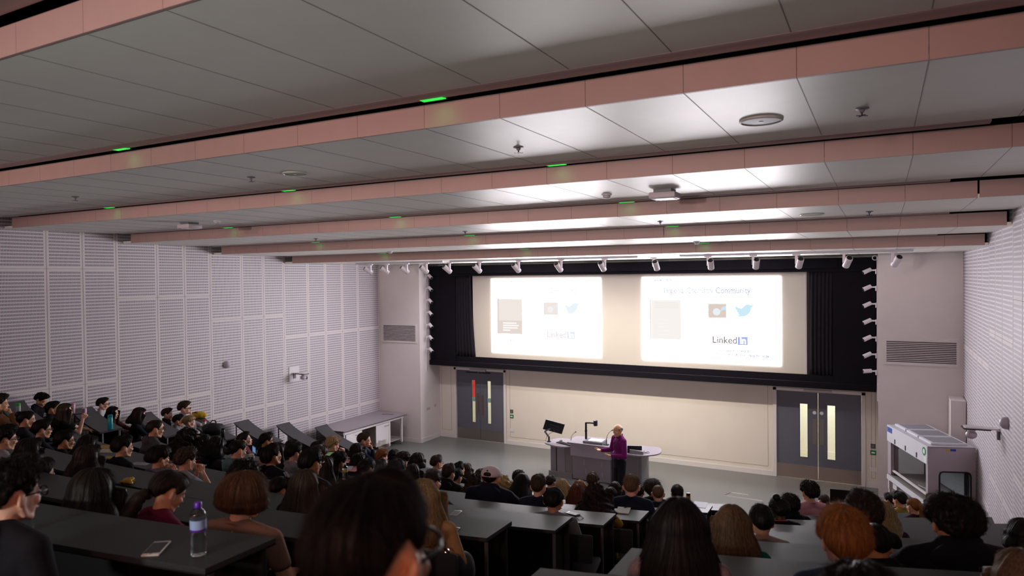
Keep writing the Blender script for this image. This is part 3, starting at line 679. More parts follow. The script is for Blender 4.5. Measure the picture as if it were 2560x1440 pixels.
MB().lathe([(.05, 0), (.05, .015), (.022, .02), (.022, .13)], c=(-.04, -.02, 0), seg=16).build('clamp_base', [BLACKPL], t, smooth=40); MB().tube([(-.04, -.02, .12), (-.14, -.05, .26)], .024, seg=10).build('lower_arm', [mat('arm_silver', '#77757c', 0.4, 0.5)], t, smooth=50)
MB().tube([(-.14, -.05, .26), (.06, -.03, .38)], .022, seg=10).build('upper_arm', [mat('arm_silver', '#77757c')], t, smooth=50)
MB().tube([(-.04, -.04, .02), (-.1, -.1, .03), (-.08, -.06, .14), (-.02, -.08, .2), (.08, -.05, .27), (.14, -.04, .26), (.1, -.02, .34)], .005, seg=6).build('cable', [BLACKPL], t)
t = thing('keyboard', 'black keyboard lying on the left end of the lecture desk', 'keyboard', (-7.03, 15.72, .805), R_(-22)); MB().box((0, 0, .01), (.42, .14, .02), bev=.004).build('key_tray', [BLACKPL], t)
mb = MB(); [mb.box((-.18 + .0285 * i, -.045 + .024 * j, .022), (.022, .018, .006)) for i in range(13) for j in range(5)]; mb.build('keys', [mat('key_black', '#1c1c20', 0.5)], t)
o = MB().ball((0, 0, .016), (.035, .055, .02)).build('computer_mouse', [BLACKPL], smooth=60); o.location = (-7.2, 15.92, .805); tag(o, 'black mouse on the lecture desk behind the keyboard', 'mouse')
t = thing('laptop', 'dark open laptop on the right end of the lecture desk behind the speaker', 'laptop', (-5.22, 15.78, .805), R_(200)); MB().box((0, 0, .012), (.34, .24, .02), bev=.004).build('base', [BLACKPL], t); MB().box((0, .17, .11), (.34, .012, .22), mtx=Matrix.Rotation(R_(-12), 4, 'X')).build('lid', [BLACKPL], t)
t = thing('control_box', 'grey sloped control box on the right end of the lecture desk', 'control box', (-5.10, 15.62, .805), R_(8)); MB().prism([(-.16, 0), (.16, 0), (.16, .07), (-.16, .10)], -.1, .1, mtx=Matrix.Rotation(pi / 2, 4, 'X')).build('housing', [mat('control_grey', '#8b8790', 0.4)], t)
o = MB().tube([(-4.95, 15.75, .81), (-4.88, 15.8, .83), (-4.84, 15.75, .815), (-4.92, 15.7, .81), (-5.0, 15.74, .815)], .005, seg=6).build('laptop_cable', [BLACKPL]); tag(o, 'short black cable beside the laptop on the lecture desk', 'cable')

# ------------------------------------------------------------------ lab bench by the left wall
b = thing('lab_bench', 'long grey topped white lab bench on castors by the left wall', 'bench', (-13.2, 15.4, 0))
def bl(p): return [(x + 13.2, y - 15.4) for x, y in p]
BT = mat('bench_top', '#8e868e', 0.35)
MB().prism(bl([(-13.30, 14.0), (-12.72, 14.04), (-12.68, 16.74), (-13.80, 16.84), (-13.80, 14.35)]), .875, .898).build('worktop', [BT], b)
MB().prism(bl([(-13.30, 13.998), (-12.715, 14.037), (-12.675, 16.743), (-13.80, 16.843), (-13.80, 14.35)]), .868, .876).build('edge_strip', [BLACKP], b)
mb = MB(); mb.box((.44, -.02, .83), (.04, 2.6, .075)); mb.box((.2, -1.33, .83), (.5, .04, .075)); mb.box((-.1, 1.32, .83), (1.0, .04, .075)); mb.build('apron_frame', [TRIMW], b)
CABX = -12.765
def yat(px): return on(0, CABX, px, 1075).y
for pa, pb, la in ((865, 905, 'front'), (940, 976, 'rear')):
    y0, y1 = yat(pa), yat(pb)
    cb = MB().box((.1, (y0 + y1) / 2 - 15.4, .47), (.62, y1 - y0, .60)).build('cupboard', [mat('cupboard_side', '#9a938f', 0.5)], b)
    dr = MB().box((.425, (y0 + y1) / 2 - 15.4, .47), (.025, y1 - y0, .61), bev=.003).build('cupboard_door', [WHITEPL], cb)
    yh = y0 + (y1 - y0) * .72
    MB().tube([(.438, yh - 15.4 - .09, .70), (.46, yh - 15.4 - .09, .70), (.46, yh - 15.4 + .09, .70), (.438, yh - 15.4 + .09, .70)], .007, seg=6).build('handle', [STEEL], dr)
MB().box((.05, 0.75, .16), (.7, 1.2, .02)).build('lower_shelf', [mat('cupboard_side', '#9a938f')], b); MB().box((-.35, .1, .5), (.02, 2.4, .62)).build('back_panel', [mat('cupboard_side', '#9a938f')], b)
for x, y in ((.40, -1.28), (.42, 1.22), (.42, .62), (-.5, 1.3)):
    lg = MB().box((x, y, .46), (.05, .05, .7)).build('leg', [TRIMW], b); MB().lathe([(.03, -.018), (.045, -.014), (.045, .014), (.03, .018)], mtx=Matrix.Translation((x, y, .045)) @ Matrix.Rotation(pi / 2, 4, 'Y'), seg=14).build('castor', [GREYPL], lg); MB().box((x, y, .09), (.045, .045, .05)).build('castor_fork', [TRIMW], lg)
o = MB().tube([(-13.3, 16.35, .9005), (-13.15, 16.45, .9005), (-12.95, 16.46, .9005)], .007, seg=6).build('cable', [BLACKPL]); tag(o, 'short black cable lying on the far end of the grey bench', 'cable')

# ------------------------------------------------------------------ fume cupboard
u = Vector((-.334, .9426, 0)); w_ = Vector((.9426, .334, 0)); L_, D_ = 1.84, .78
fc = thing('fume_cupboard', 'white mobile fume cupboard with glass end windows by the right wall', 'fume cupboard', (.71, 14.21, 0), 0)
FM = Matrix(((w_.x, u.x, 0, 0), (w_.y, u.y, 0, 0), (0, 0, 1, 0), (0, 0, 0, 1)))      # local: x depth to the wall, y along the length, z up
FW = mat('fume_white', '#d2d3dc', 0.35); FG = mat('fume_side_grey', '#a9a0a8', 0.45)
def fb(name, x0, x1, y0, y1, z0, z1, m, par=fc, bev=0.0): return MB().box(((x0 + x1) / 2, (y0 + y1) / 2, (z0 + z1) / 2), (x1 - x0, y1 - y0, z1 - z0), mtx=FM, bev=bev).build(name, [m], par)
for y0, y1 in ((0, .035), (L_ - .035, L_)):
    wx0, wx1, wz0, wz1 = .19, .70, .85, 1.46
    mb = MB()
    for a, b2, c2, d2 in ((0, wx0, .60, 1.9), (wx1, D_, .60, 1.9), (wx0, wx1, .60, wz0), (wx0, wx1, wz1, 1.9)): mb.box(((a + b2) / 2, (y0 + y1) / 2, (c2 + d2) / 2), (b2 - a, y1 - y0, d2 - c2), mtx=FM)
    e = mb.build('end_panel', [FG], fc)
    MB().box(((wx0 + wx1) / 2, (y0 + y1) / 2, (wz0 + wz1) / 2), (wx1 - wx0, .006, wz1 - wz0), mtx=FM).build('end_window', [GLASS], e)
    ym = y0 - .004 if y0 == 0 else y1 + .004
    r = .07; pts = []
    for cx, cz, a0 in ((wx1 - r, wz1 - r, 0), (wx0 + r, wz1 - r, 90), (wx0 + r, wz0 + r, 180), (wx1 - r, wz0 + r, 270)):
        pts += [FM @ Vector((cx + r * cos(R_(a0 + q * 15)), ym, cz + r * sin(R_(a0 + q * 15)))) for q in range(7)]
    MB().tube(pts, .013, seg=6, closed=True).build('window_gasket', [BLACKPL], e)
fb('front_panel', -.012, .012, .0, L_, 1.58, 1.9, FW); fb('front_post', 0, .06, L_ - .16, L_ - .03, .92, 1.6, FG); fb('front_post', 0, .05, .03, .08, .92, 1.6, FG)
fb('back_panel', D_ - .02, D_, .03, L_ - .03, .60, 1.9, mat('fume_back', '#b5b2ae', 0.5)); fb('roof', 0, D_, 0, L_, 1.885, 1.905, mat('fume_roof', '#b3b2bb', 0.45))
fb('work_surface', .0, D_ - .02, .03, L_ - .03, .885, .915, mat('fume_worktop', '#77726f', 0.35)); fb('front_trim', -.02, .012, 0, L_, .80, .89, FW); fb('sash_handle_bar', .03, .065, .06, L_ - .06, .985, 1.02, TRIMW)
fb('inner_baffle', D_ - .10, D_ - .085, .2, L_ - .2, .95, 1.6, mat('fume_baffle', '#8f9196', 0.4))
for i in range(3):
    y0 = .12 + .56 * i
    p = fb('filter_panel', .10, .70, y0, y0 + .50, 1.905, 1.945, FW, bev=.006); fb('filter_mesh', .15, .66, y0 + .04, y0 + .46, 1.945, 1.949, mat('filter_mesh', '#80808a', 0.6), p)
    fb('handle', -.022, -.012, .42 + .5 * i, .445 + .5 * i, 1.60, 1.69, mat('slot_dark', '#3b3840', 0.4))
fb('name_plate', -.016, -.011, L_ - .26, L_ - .02, 1.77, 1.87, mat('blue_plate', '#3b5fae', 0.4)); fb('warning_label', .30, .36, -.004, .0, 1.83, 1.87, mat('yellow_label', '#b79b3a', 0.5)); fb('warning_label', .37, .46, -.004, .0, 1.83, 1.87, mat('blue_label', '#27459d', 0.5))
mt = FM @ Matrix.Translation((-.013, .12, 1.79)) @ Matrix.Rotation(-pi / 2, 4, 'Y')
g = MB().lathe([(.075, 0), (.075, .003)], mtx=mt, seg=22).build('round_sticker', [mat('green_round', '#1c8a58', 0.4)], fc); MB().lathe([(.045, .003), (.045, .0045)], mtx=mt, seg=18).build('sticker_centre', [WHITES], g)
fb('paper_notice', -.015, -.012, .02, .14, 1.60, 1.70, WHITES); fb('latch', .13, .16, -.02, .0, 1.0, 1.05, mat('brass', '#8d7444', 0.4, 0.8))
for x, y in ((.03, .04), (D_ - .04, .04), (.03, L_ - .04), (D_ - .04, L_ - .04)): lg = fb('leg', x - .02, x + .025, y - .02, y + .025, .09, .82, TRIMW); MB().lathe([(.03, -.018), (.045, -.014), (.045, .014), (.03, .018)], mtx=FM @ Matrix.Translation((x, y, .045)) @ Matrix.Rotation(pi / 2, 4, 'Y'), seg=14).build('castor', [GREYPL], lg)
fb('stand_frame', 0, D_, .03, .07, .60, .80, TRIMW); fb('stand_frame', 0, D_, L_ - .07, L_ - .03, .60, .80, TRIMW); fb('socket_box', .02, .06, L_ - .4, L_ - .2, .66, .76, WHITEPL)
pts = [FM @ Vector(q) for q in ((.25, 1.0, .93), (.2, .9, .95), (.28, .75, .93), (.22, .6, .95), (.3, .5, .93), (.24, .35, .94))]
o = MB().tube([p + Vector((.71, 14.21, 0)) for p in pts], .008, seg=6).build('white_tubing', [WHITEPL]); tag(o, 'loose white tubing lying on the work surface inside the fume cupboard', 'tubing')

# ------------------------------------------------------------------ wall cameras and sensors
def wall_cam(y, z, X, s, lab):
    t = thing('wall_camera', lab, 'camera', (X, y, z))
    if s > 0: MB().box((s * .008, 0, -.02), (.016, .36, .40), bev=.003).build('back_plate', [WHITEPL], t)
    MB().box((s * .02, 0, -.08), (.03, .08, .12), bev=.003).build('wall_bracket', [GREYPL], t)
    sh = MB().prism(rounded([(.0, -.06), (.42, -.11), (.44, .11), (.0, .06)], .05), .0, .018, mtx=Matrix.Scale(s, 4, (1, 0, 0))).build('shelf_plate', [WHITEPL], t)
    MB().prism(rounded([(.10, -.085), (.445, -.115), (.465, .115), (.10, .085)], .05), -.012, .004, mtx=Matrix.Scale(s, 4, (1, 0, 0))).build('shelf_edge', [BLACKPL], sh)
    MB().lathe([(.06, 0), (.055, -.03), (.03, -.04)], c=(s * .34, 0, -.01), seg=16).build('camera_base', [WHITEPL], t, smooth=40)
    hd = MB().ball((s * .34, .0, -.10), (.075, .085, .06)).build('camera_body', [mat('camera_body', '#bdb4c0', 0.4)], t, smooth=60)
    MB().lathe([(.035, 0), (.04, .05), (.03, .055)], mtx=Matrix.Translation((s * .36, .05, -.11)) @ Matrix.Rotation(R_(-100), 4, 'X'), seg=14).build('lens', [BLACKPL], hd, smooth=40)
wall_cam(13.37, 2.5, LX, 1, 'tracking camera under a black edged shelf on the left perforated wall'); wall_cam(11.95, 2.73, RX, -1, 'tracking camera under a black edged shelf on the right wall')
for y, z, X, s, lab in ((11.23, 2.98, LX, 1, 'small round sensor on the left perforated wall'), (11.21, 2.97, RX, -1, 'small round sensor on the right wall behind the camera shelf')):
    o = MB().lathe([(.085, 0), (.085, .02), (.075, .06), (.045, .09), (.01, .1)], mtx=Matrix.Translation((X, y, z)) @ Matrix.Rotation(s * pi / 2, 4, 'Y'), seg=20).build('wall_sensor', [mat('camera_body', '#bdb4c0')], smooth=50); tag(o, lab, 'sensor')
# ------------------------------------------------------------------ curved desk rows
BLOCKS = (('left', -13.58, -11.12), ('middle', -9.92, -2.40), ('right', -1.20, 1.20))
DW = 0.36
ROWN = ['front', 'second', 'third', 'fourth', 'fifth', 'sixth', 'seventh', 'eighth', 'ninth', 'tenth', 'eleventh']
def arc_pt(x, r): return Vector((x, arc_y(x, r), 0))
def arc_slab(x0, x1, r0, r1, z0, z1, n=28):
    mb = MB(); vs = []
    for i in range(n + 1):
        x = x0 + (x1 - x0) * i / n
        ang = atan2(x - CC[0], 1)
        for r in (r0, r1):
            y = arc_y(x, r)
            vs += [(x, y, z0), (x, y, z1)]
    fs = []
    for i in range(n):
        o = 4 * i; p = o + 4
        fs += [(o + 1, p + 1, p + 3, o + 3)[::-1], (o, o + 2, p + 2, p), (o, p, p + 1, o + 1), (o + 2, o + 3, p + 3, p + 2)]
    fs += [(0, 1, 3, 2), (4 * n, 4 * n + 2, 4 * n + 3, 4 * n + 1)]
    return mb.add(vs, fs)
def arc_dir(x, r):   # facing direction (towards the stage) at a point of the arc
    d = Vector((CC[0] - x, CC[1] - arc_y(x, r), 0)); return d.normalized()
DESKS = {}
LEGM = mat('desk_leg_metal', '#8b8c90', 0.35, 0.7)
seat_mb = MB().box((0, 0, 0), (.42, .38, .055), bev=.02); SEAT_ME = seat_mb.mesh('seat', [SEATF], 40)
SEATB_ME = MB().box((0, -.2, .24), (.40, .05, .26), bev=.022).mesh('backrest', [SEATF], 40)
ARM_ME = MB().tube([(0, .0, -.03), (0, .05, -.2), (0, .35, -.28)], .022, seg=8).tube([(0, -.17, -.02), (0, -.2, .15)], .014, seg=6).mesh('seat_bracket', [BLACKPL], 50)
for n in range(11):
    for bn, x0, x1 in BLOCKS:
        if n == 10 and bn != 'right': continue
        r = R0 + PIT * n; z = zdk(n)
        rows = ROWN[n]
        t = thing('lecture_hall_desk', 'long curved dark grey desk of the %s row, %s block of seats' % (rows, bn), 'desk', ((x0 + x1) / 2, arc_y((x0 + x1) / 2, r + .18), zfl(n)), 0, 'curved desk rows')
        off = -Vector(t.location)
        def put(mb, name, m, par=t):
            mb.v = [tuple(Vector(v) + off) for v in mb.v]; return mb.build(name, [m], par, smooth=30)
        put(arc_slab(x0, x1, r, r + DW, z - .028, z), 'desktop', DESKTOP)
        put(arc_slab(x0, x1, r - .001, r + DW + .001, z - .030, z - .024), 'edge_band', BLACKP)
        put(arc_slab(x0 + .01, x1 - .01, r + .045, r + .065, zfl(n) + .02, z - .03), 'modesty_panel', BLACKP)
        k = max(2, int((x1 - x0) / 1.8) + 1)
        for i in range(k):
            x = x0 + .03 + (x1 - x0 - .06) * i / (k - 1)
            p = arc_pt(x, r + DW - .05); q = arc_pt(x, r + .035)
            put(MB().box((p.x, p.y, (zfl(n) + z) / 2 - .01), (.020, .020, z - zfl(n) - .03)), 'leg', LEGM)
            if i in (0, k - 1):
                put(MB().box((q.x, q.y, (zfl(n) + z) / 2 - .01), (.018, .012, z - zfl(n) - .03)), 'panel_trim', LEGM)
        DESKS[(n, bn)] = t
def add_seat(n, x, bn=None):
    bn = bn or next((b for b, a, c in BLOCKS if a - .4 < x < c + .4), None)
    t = DESKS.get((n, bn))
    if t is None: return
    r = R0 + PIT * n + DW + .30
    d = arc_dir(x, r)
    s = link('seat', SEAT_ME, t, Vector((x, arc_y(x, r), zfl(n) + .43)) - Vector(t.location), (0, 0, atan2(-d.x, d.y)))
    link('backrest', SEATB_ME, s); link('seat_bracket', ARM_ME, s)
    return s
for n, x in ((7, -2.55), (5, -2.55), (9, -2.62), (4, -2.55), (1, -2.6), (0, -2.6), (0, -12.2), (0, -12.8), (1, -12.0), (1, -12.6), (2, -12.2), (2, -12.9), (1, .95), (3, .9)): add_seat(n, x)
# ------------------------------------------------------------------ people: bodies
def fuse(mb, name, voxel, it=3, fac=.5):
    me = bpy.data.meshes.new('raw'); me.from_pydata(mb.v, [], mb.f)
    o = bpy.data.objects.new('raw', me); COL.objects.link(o)
    m = o.modifiers.new('r', 'REMESH'); m.mode = 'VOXEL'; m.voxel_size = voxel; m.use_smooth_shade = True
    if it: s = o.modifiers.new('s', 'SMOOTH'); s.factor = fac; s.iterations = it
    dg = bpy.context.evaluated_depsgraph_get()
    r = bpy.data.meshes.new_from_object(o.evaluated_get(dg)); r.name = name
    bpy.data.objects.remove(o); bpy.data.meshes.remove(me)
    r.materials.clear(); r.materials.append(None)
    r.polygons.foreach_set('use_smooth', [True] * len(r.polygons))
    return r
def cap(mb, a, b, ra, rb, seg=12):
    mb.tube([a, b], [ra, rb], seg=seg); mb.ball(a, ra, seg=seg, rings=7); mb.ball(b, rb, seg=seg, rings=7)
def chain(mb, pts, rs, seg=10):
    for (a, b), (ra, rb) in zip(zip(pts, pts[1:]), zip(rs, rs[1:])): cap(mb, a, b, ra, rb, seg)
def hand(mb, wrist, d, pn, side, curl=.5, g=1.0, spread=1.0):
    """palm, four fingers of different length, thumb leaving the side of the palm; pn = direction the palm faces, side = towards the thumb"""
    W = Vector(wrist); d = Vector(d).normalized(); pn = Vector(pn); pn = (pn - d * pn.dot(d)).normalized(); sd = d.cross(pn)
    if sd.dot(Vector(side)) < 0: sd = -sd
    a, b = W + d * .012, W + d * .082
    for k in (-.5, 0, .5): cap(mb, a + sd * k * .030 * g, b + sd * k * .056 * g, .013, .0125, 8)
    for i, (o, L) in enumerate(((.033, .068), (.011, .078), (-.011, .073), (-.032, .056))):
        p = b + sd * o * g; dd = (d + sd * o * 2.2 * spread).normalized(); pts = [p]; ang = curl * (.45 + .12 * i)
        for k, f in enumerate((.45, .32, .23)):
            an = ang * (k + 1); v = dd * cos(an) + pn * sin(an)
            pts.append(pts[-1] + v * L * f)
        chain(mb, pts, [.0092, .0085, .0078, .0068], 8)
    p = W + d * .025 + sd * .026; v1 = (d * .7 + sd * .7 + pn * .25).normalized(); v2 = (d * .95 + sd * .25 + pn * .35).normalized()
    chain(mb, [p, p + v1 * .036, p + v1 * .036 + v2 * .03, p + v1 * .036 + v2 * .052], [.0125, .0105, .0095, .008], 8)
def head_shapes(mb, M, female=False):
    def E(c, r): mb.ball(c, r, seg=20, rings=13, mtx=M)
    def Cp(a, b, ra, rb): cap(mb, M @ Vector(a), M @ Vector(b), ra, rb, 10)
    E((0, -.012, .03), (.0745, .094, .089))
    E((0, .024, -.024), (.060, .062, .084))
    E((0, .060, -.098), (.024, .020, .019))
    E((0, -.004, -.022), (.0675, .070, .074)); E((0, .022, -.062), (.050, .052, .048))
    for s in (-1, 1):
        Cp((s * .057, -.002, -.040), (s * .047, .018, -.078), .016, .016); Cp((s * .047, .018, -.078), (s * .014, .060, -.100), .016, .016)
        E((s * .036, .060, -.026), (.022, .020, .022))
        mb.ball((0, 0, 0), (.010, .022, .035), seg=16, rings=10, mtx=M @ Matrix.Translation((s * .0815, -.014, -.006)) @ Matrix.Rotation(s * R_(22), 4, 'Z')); Cp((s * .0915, -.026, .014), (s * .086, -.022, -.022), .007, .006); Cp((s * .078, -.002, -.012), (s * .080, -.004, -.036), .008, .008)
        Cp((s * .014, .079, .020), (s * .044, .064, .023), .009, .008)
    Cp((0, .078, .014), (0, .093, -.022), .0075, .0095); E((0, .094, -.028), (.0135, .012, .009)); 
    for s in (-1, 1): E((s * .010, .086, -.031), (.008, .009, .007))
    E((0, .078, -.062), (.020, .011, .007)); E((0, .076, -.071), (.017, .010, .0065)); E((0, .070, -.082), (.02, .010, .010))
NECKR = .051
POSES = {
    # lean, head pitch, arms: (elbow, wrist, hand direction, palm direction, curl) for right (+x) and left
    'up':    (2, 4, ((.25, .04, .74), (.13, .28, .655), (-.3, 1, -.1), (0, 0, -1), .5), None),
    'desk':  (12, 6, ((.27, .26, .80), (.10, .47, .765), (-.6, .8, 0), (0, 0, -1), .35), None),
    'chin':  (14, 4, ((.20, .36, .775), (.085, .30, 1.0), (-.35, -.3, .9), (0, -1, .1), 1.5), ((-.27, .26, .80), (-.05, .46, .765), (.8, .6, 0), (0, 0, -1), .35)),
    'hands': (16, 10, ((.19, .36, .775), (.055, .34, .98), (-.35, .1, .9), (-1, 0, 0), 1.1), ((-.19, .36, .775), (-.055, .34, .98), (.35, .1, .9), (1, 0, 0), 1.1)),
    'write': (24, 30, ((.26, .34, .78), (.07, .52, .765), (-.5, .8, -.1), (0, 0, -1), .8), None),
    'back':  (-6, -12, ((.26, .10, .74), (.12, .33, .70), (-.3, 1, 0), (0, 0, -1), .5), None),
    'stick': (6, 2, ((.24, .30, .80), (.13, .36, 1.02), (-.2, .5, .8), (-1, .2, 0), 1.2), ((-.27, .26, .79), (-.10, .46, .765), (.6, .8, 0), (0, 0, -1), .35)),
    'phone': (8, 14, ((.21, .24, .78), (.07, .44, .88), (-.2, .6, .6), (-1, 0, .2), 1.1), ((-.21, .24, .78), (-.07, .44, .88), (.2, .6, .6), (1, 0, .2), 1.1)),
}
HS = Matrix.Diagonal((1.06, 1.12, 1.03, 1))
def sit(pose):
    lean, pitch, ra, la = POSES[pose]
    a = R_(lean); sp = Vector((0, sin(a), cos(a))); pel = Vector((0, 0, .55))
    if la is None: la = tuple(tuple([-q[0], q[1], q[2]]) if isinstance(q, tuple) else q for q in ra)
    J = dict(pel=pel, sp=sp, chest=pel + sp * .30, neck=pel + sp * .495, arms=((1, ra), (-1, la)))
    hb = J['neck'] + Vector((0, .03, .02))
    p = R_(pitch)
    J['head'] = Matrix.Translation(J['neck'] + Vector((0, .035 + .03 * sin(p), .128 - .02 * abs(sin(p))))) @ Matrix.Rotation(-p, 4, 'X') @ HS
    J['sh'] = [pel + sp * .425 + Vector((s * .175, .01, 0)) for s in (1, -1)]
    J['legs'] = [((s * .09, .0, .53), (s * .125, .40, .50), (s * .12, .37, .09), (s * .135, .52, .035)) for s in (1, -1)]
    return J
def torso(mb, J, e, hem=0.0):
    sp, pel = J['sp'], J['pel']
    def E(c, r): mb.ball(c, tuple(q + e for q in r), seg=20, rings=12, mtx=None)
    if not hem: E(pel + sp * .0, (.165, .12, .11))
    E(pel + sp * .12 + Vector((0, .005, 0)), (.145, .11, .14)); E(pel + sp * .28, (.158, .112, .16)); E(pel + sp * .37, (.150, .095, .10))
    for i, s in enumerate((1, -1)):
        cap(mb, J['neck'] + Vector((s * .03, -.02, -.015)), J['sh'][i], .050 + e, .054 + e)
        cap(mb, J['chest'] + Vector((s * .08, 0, .02)), J['sh'][i], .07 + e, .056 + e)
def arm(mb, J, i, e, to=1.0, cuff=False):
    s, (el, wr, hd, pn, cu) = J['arms'][i]; sh = J['sh'][i]; el = Vector(el); wr = Vector(wr)
    if to < 1.0:
        q = sh + (el - sh) * to; cap(mb, sh, q, .054 + e, .048 + e)
    else:
        cap(mb, sh, el, .052 + e, .041 + e); cap(mb, el, wr - (wr - el).normalized() * (.0 if not cuff else .02), .041 + e, .027 + e * 1.3)
def legs(mb, J, e, shoes=False):
    for h, k, a, t in J['legs']:
        if shoes:
            cap(mb, (a[0], a[1] - .03, .045), (t[0], t[1], .035), .042, .036); cap(mb, (a[0], a[1], .07), (a[0], a[1], .1), .04, .042)
        else:
            cap(mb, h, k, .082 + e, .060 + e); cap(mb, k, a, .056 + e, .036 + e * 1.6)
BODY = {}
def body(pose):
    if pose in BODY: return BODY[pose]
    J = sit(pose); mb = MB()
    torso(mb, J, -.004)
    for i in (0, 1):
        arm(mb, J, i, 0.0); s, (el, wr, hd, pn, cu) = J['arms'][i]
        hand(mb, wr, hd, pn, (-s, 0, .6), cu)
    legs(mb, J, -.004)
    for h, k, a, t in J['legs']: cap(mb, (a[0], a[1], .06), (t[0], t[1], .035), .034, .028)
    M = J['head']; nk = J['neck']
    cap(mb, M @ Vector((0, -.022, -.05)), nk + Vector((0, -.015, -.03)), NECKR, NECKR + .006)
    head_shapes(mb, M)
    me = fuse(mb, 'body_' + pose, .0066, 4, .45)
    BODY[pose] = (me, J); return BODY[pose]
TOPS = {}
def top_mesh(pose, st):
    if (pose, st) in TOPS: return TOPS[(pose, st)]
    J = body(pose)[1]; mb = MB(); e = {'T': .008, 'L': .011, 'H': .017, 'P': .028}[st]
    torso(mb, J, e)
    for i in (0, 1): arm(mb, J, i, e, .62 if st == 'T' else 1.0, True)
    nk = J['neck']
    ring = [nk + Vector((.066 * cos(a * pi / 8), -.012 + .064 * sin(a * pi / 8), .008 - .022 * sin(a * pi / 8))) for a in range(16)]
    mb.tube(ring, {'T': .010, 'L': .014, 'H': .022, 'P': .028}[st], seg=8, closed=True)
    if st == 'H': mb.ball(nk + Vector((0, -.085, -.015)), (.10, .05, .075)); mb.ball(nk + Vector((0, -.10, -.07)), (.075, .035, .06))
    if st == 'P':
        mb.tube([Vector((p.x * 1.12, p.y * 1.0 - .01, p.z + .045)) for p in ring], .030, seg=8, closed=True); mb.ball(nk + Vector((0, -.10, -.02)), (.15, .06, .10))
    TOPS[(pose, st)] = fuse(mb, 'top', .010, 3); return TOPS[(pose, st)]
TROU = {}
def trousers(pose):
    if 't' not in TROU:
        J = sit('up'); mb = MB(); legs(mb, J, .007); mb.ball((0, -.0, .545), (.172, .125, .10)); TROU['t'] = fuse(mb, 'trousers', .011, 3)
        mb = MB(); legs(mb, J, 0, True); TROU['s'] = fuse(mb, 'shoe', .009, 3)
        half = MB(); 
    return TROU['t']
def shoe_mesh(s):
    if s in TROU: return TROU[s]
    J = sit('up'); mb = MB(); h, k, a, t = J['legs'][0 if s > 0 else 1]
    cap(mb, (a[0], a[1] - .03, .045), (t[0], t[1], .036), .042, .036); cap(mb, (a[0], a[1], .07), (a[0], a[1], .1), .04, .042)
    TROU[s] = fuse(mb, 'shoe', .009, 3); return TROU[s]

# ------------------------------------------------------------------ people: hair
HC, HR = Vector((0, -.012, .03)), (.0765, .0965, .0915)
def lerp_tab(tab, x):
    for (a, va), (b, vb) in zip(tab, tab[1:]):
        if x <= b: return va + (vb - va) * (x - a) / (b - a)
    return tab[-1][1]
def sstep(a, b, x):
    t = min(1, max(0, (x - a) / (b - a))); return t * t * (3 - 2 * t)
BASE = dict(front=34, top=.030, side=.016, back=.022, fall=0, face=58, groove=.35, gf=9, curl=0, cf=60, flare=0, backy=.06, wave=0, wf=3, tuck=.0, nape=-56, jag=.05, quiff=0, tail=None, bun=None, bald=False, thick=.026, stray=.006)
STY = {
    'short': dict(top=.027, quiff=.012), 'messy': dict(top=.038, side=.022, back=.028, curl=.012, cf=55, quiff=.012), 'crop': dict(top=.009, side=.0045, back=.005, groove=.15, stray=.002),
    'fade': dict(top=.034, side=.007, back=.009, quiff=.01), 'curly': dict(top=.044, side=.03, back=.034, curl=.018, cf=48, stray=.012), 'afro': dict(top=.065, side=.06, back=.06, curl=.014, cf=70, stray=.016, groove=.1),
    'thin': dict(top=.010, side=.009, back=.010), 'bowl': dict(top=.032, side=.03, back=.034, front=14, quiff=0, nape=-40, groove=.25),
    'bob': dict(top=.034, fall=.105, face=62, flare=.012, backy=.01, groove=.25, thick=.034, jag=.03), 'roundbob': dict(top=.046, fall=.088, face=74, flare=-.034, backy=-.034, groove=.22, thick=.040, jag=.03),
    'long': dict(top=.030, fall=.33, face=60, backy=.075, flare=.02, groove=.3, thick=.028, jag=.10), 'longfringe': dict(top=.032, fall=.30, face=60, front=14, backy=.075, flare=.02, thick=.03, jag=.08),
    'shoulder': dict(top=.034, fall=.19, face=60, backy=.04, flare=.025, thick=.032, jag=.08),
    'wavy': dict(top=.042, fall=.30, face=60, backy=.085, flare=.075, wave=.014, wf=4, curl=.012, cf=34, thick=.05, jag=.10, stray=.014),
    'pony': dict(top=.010, side=.008, back=.010, groove=.2, tail=(.30, .032)), 'lowpony': dict(top=.012, side=.012, back=.014, groove=.2, tail=(.26, .036, -.045)), 'bun': dict(top=.012, side=.009, back=.011, groove=.2, bun=(0, -.095, .085, .045)),
    'topbun': dict(top=.030, side=.03, back=.034, curl=.008, groove=.1, bun=(-.035, -.03, .155, .040)), 'lowbun': dict(top=.012, side=.010, back=.013, groove=.2, bun=(0, -.125, -.02, .042)), 'cap': dict(top=.006, side=.008, back=.010), 'bald': dict(top=-.02, side=.007, back=.009, bald=True, groove=.15),
}
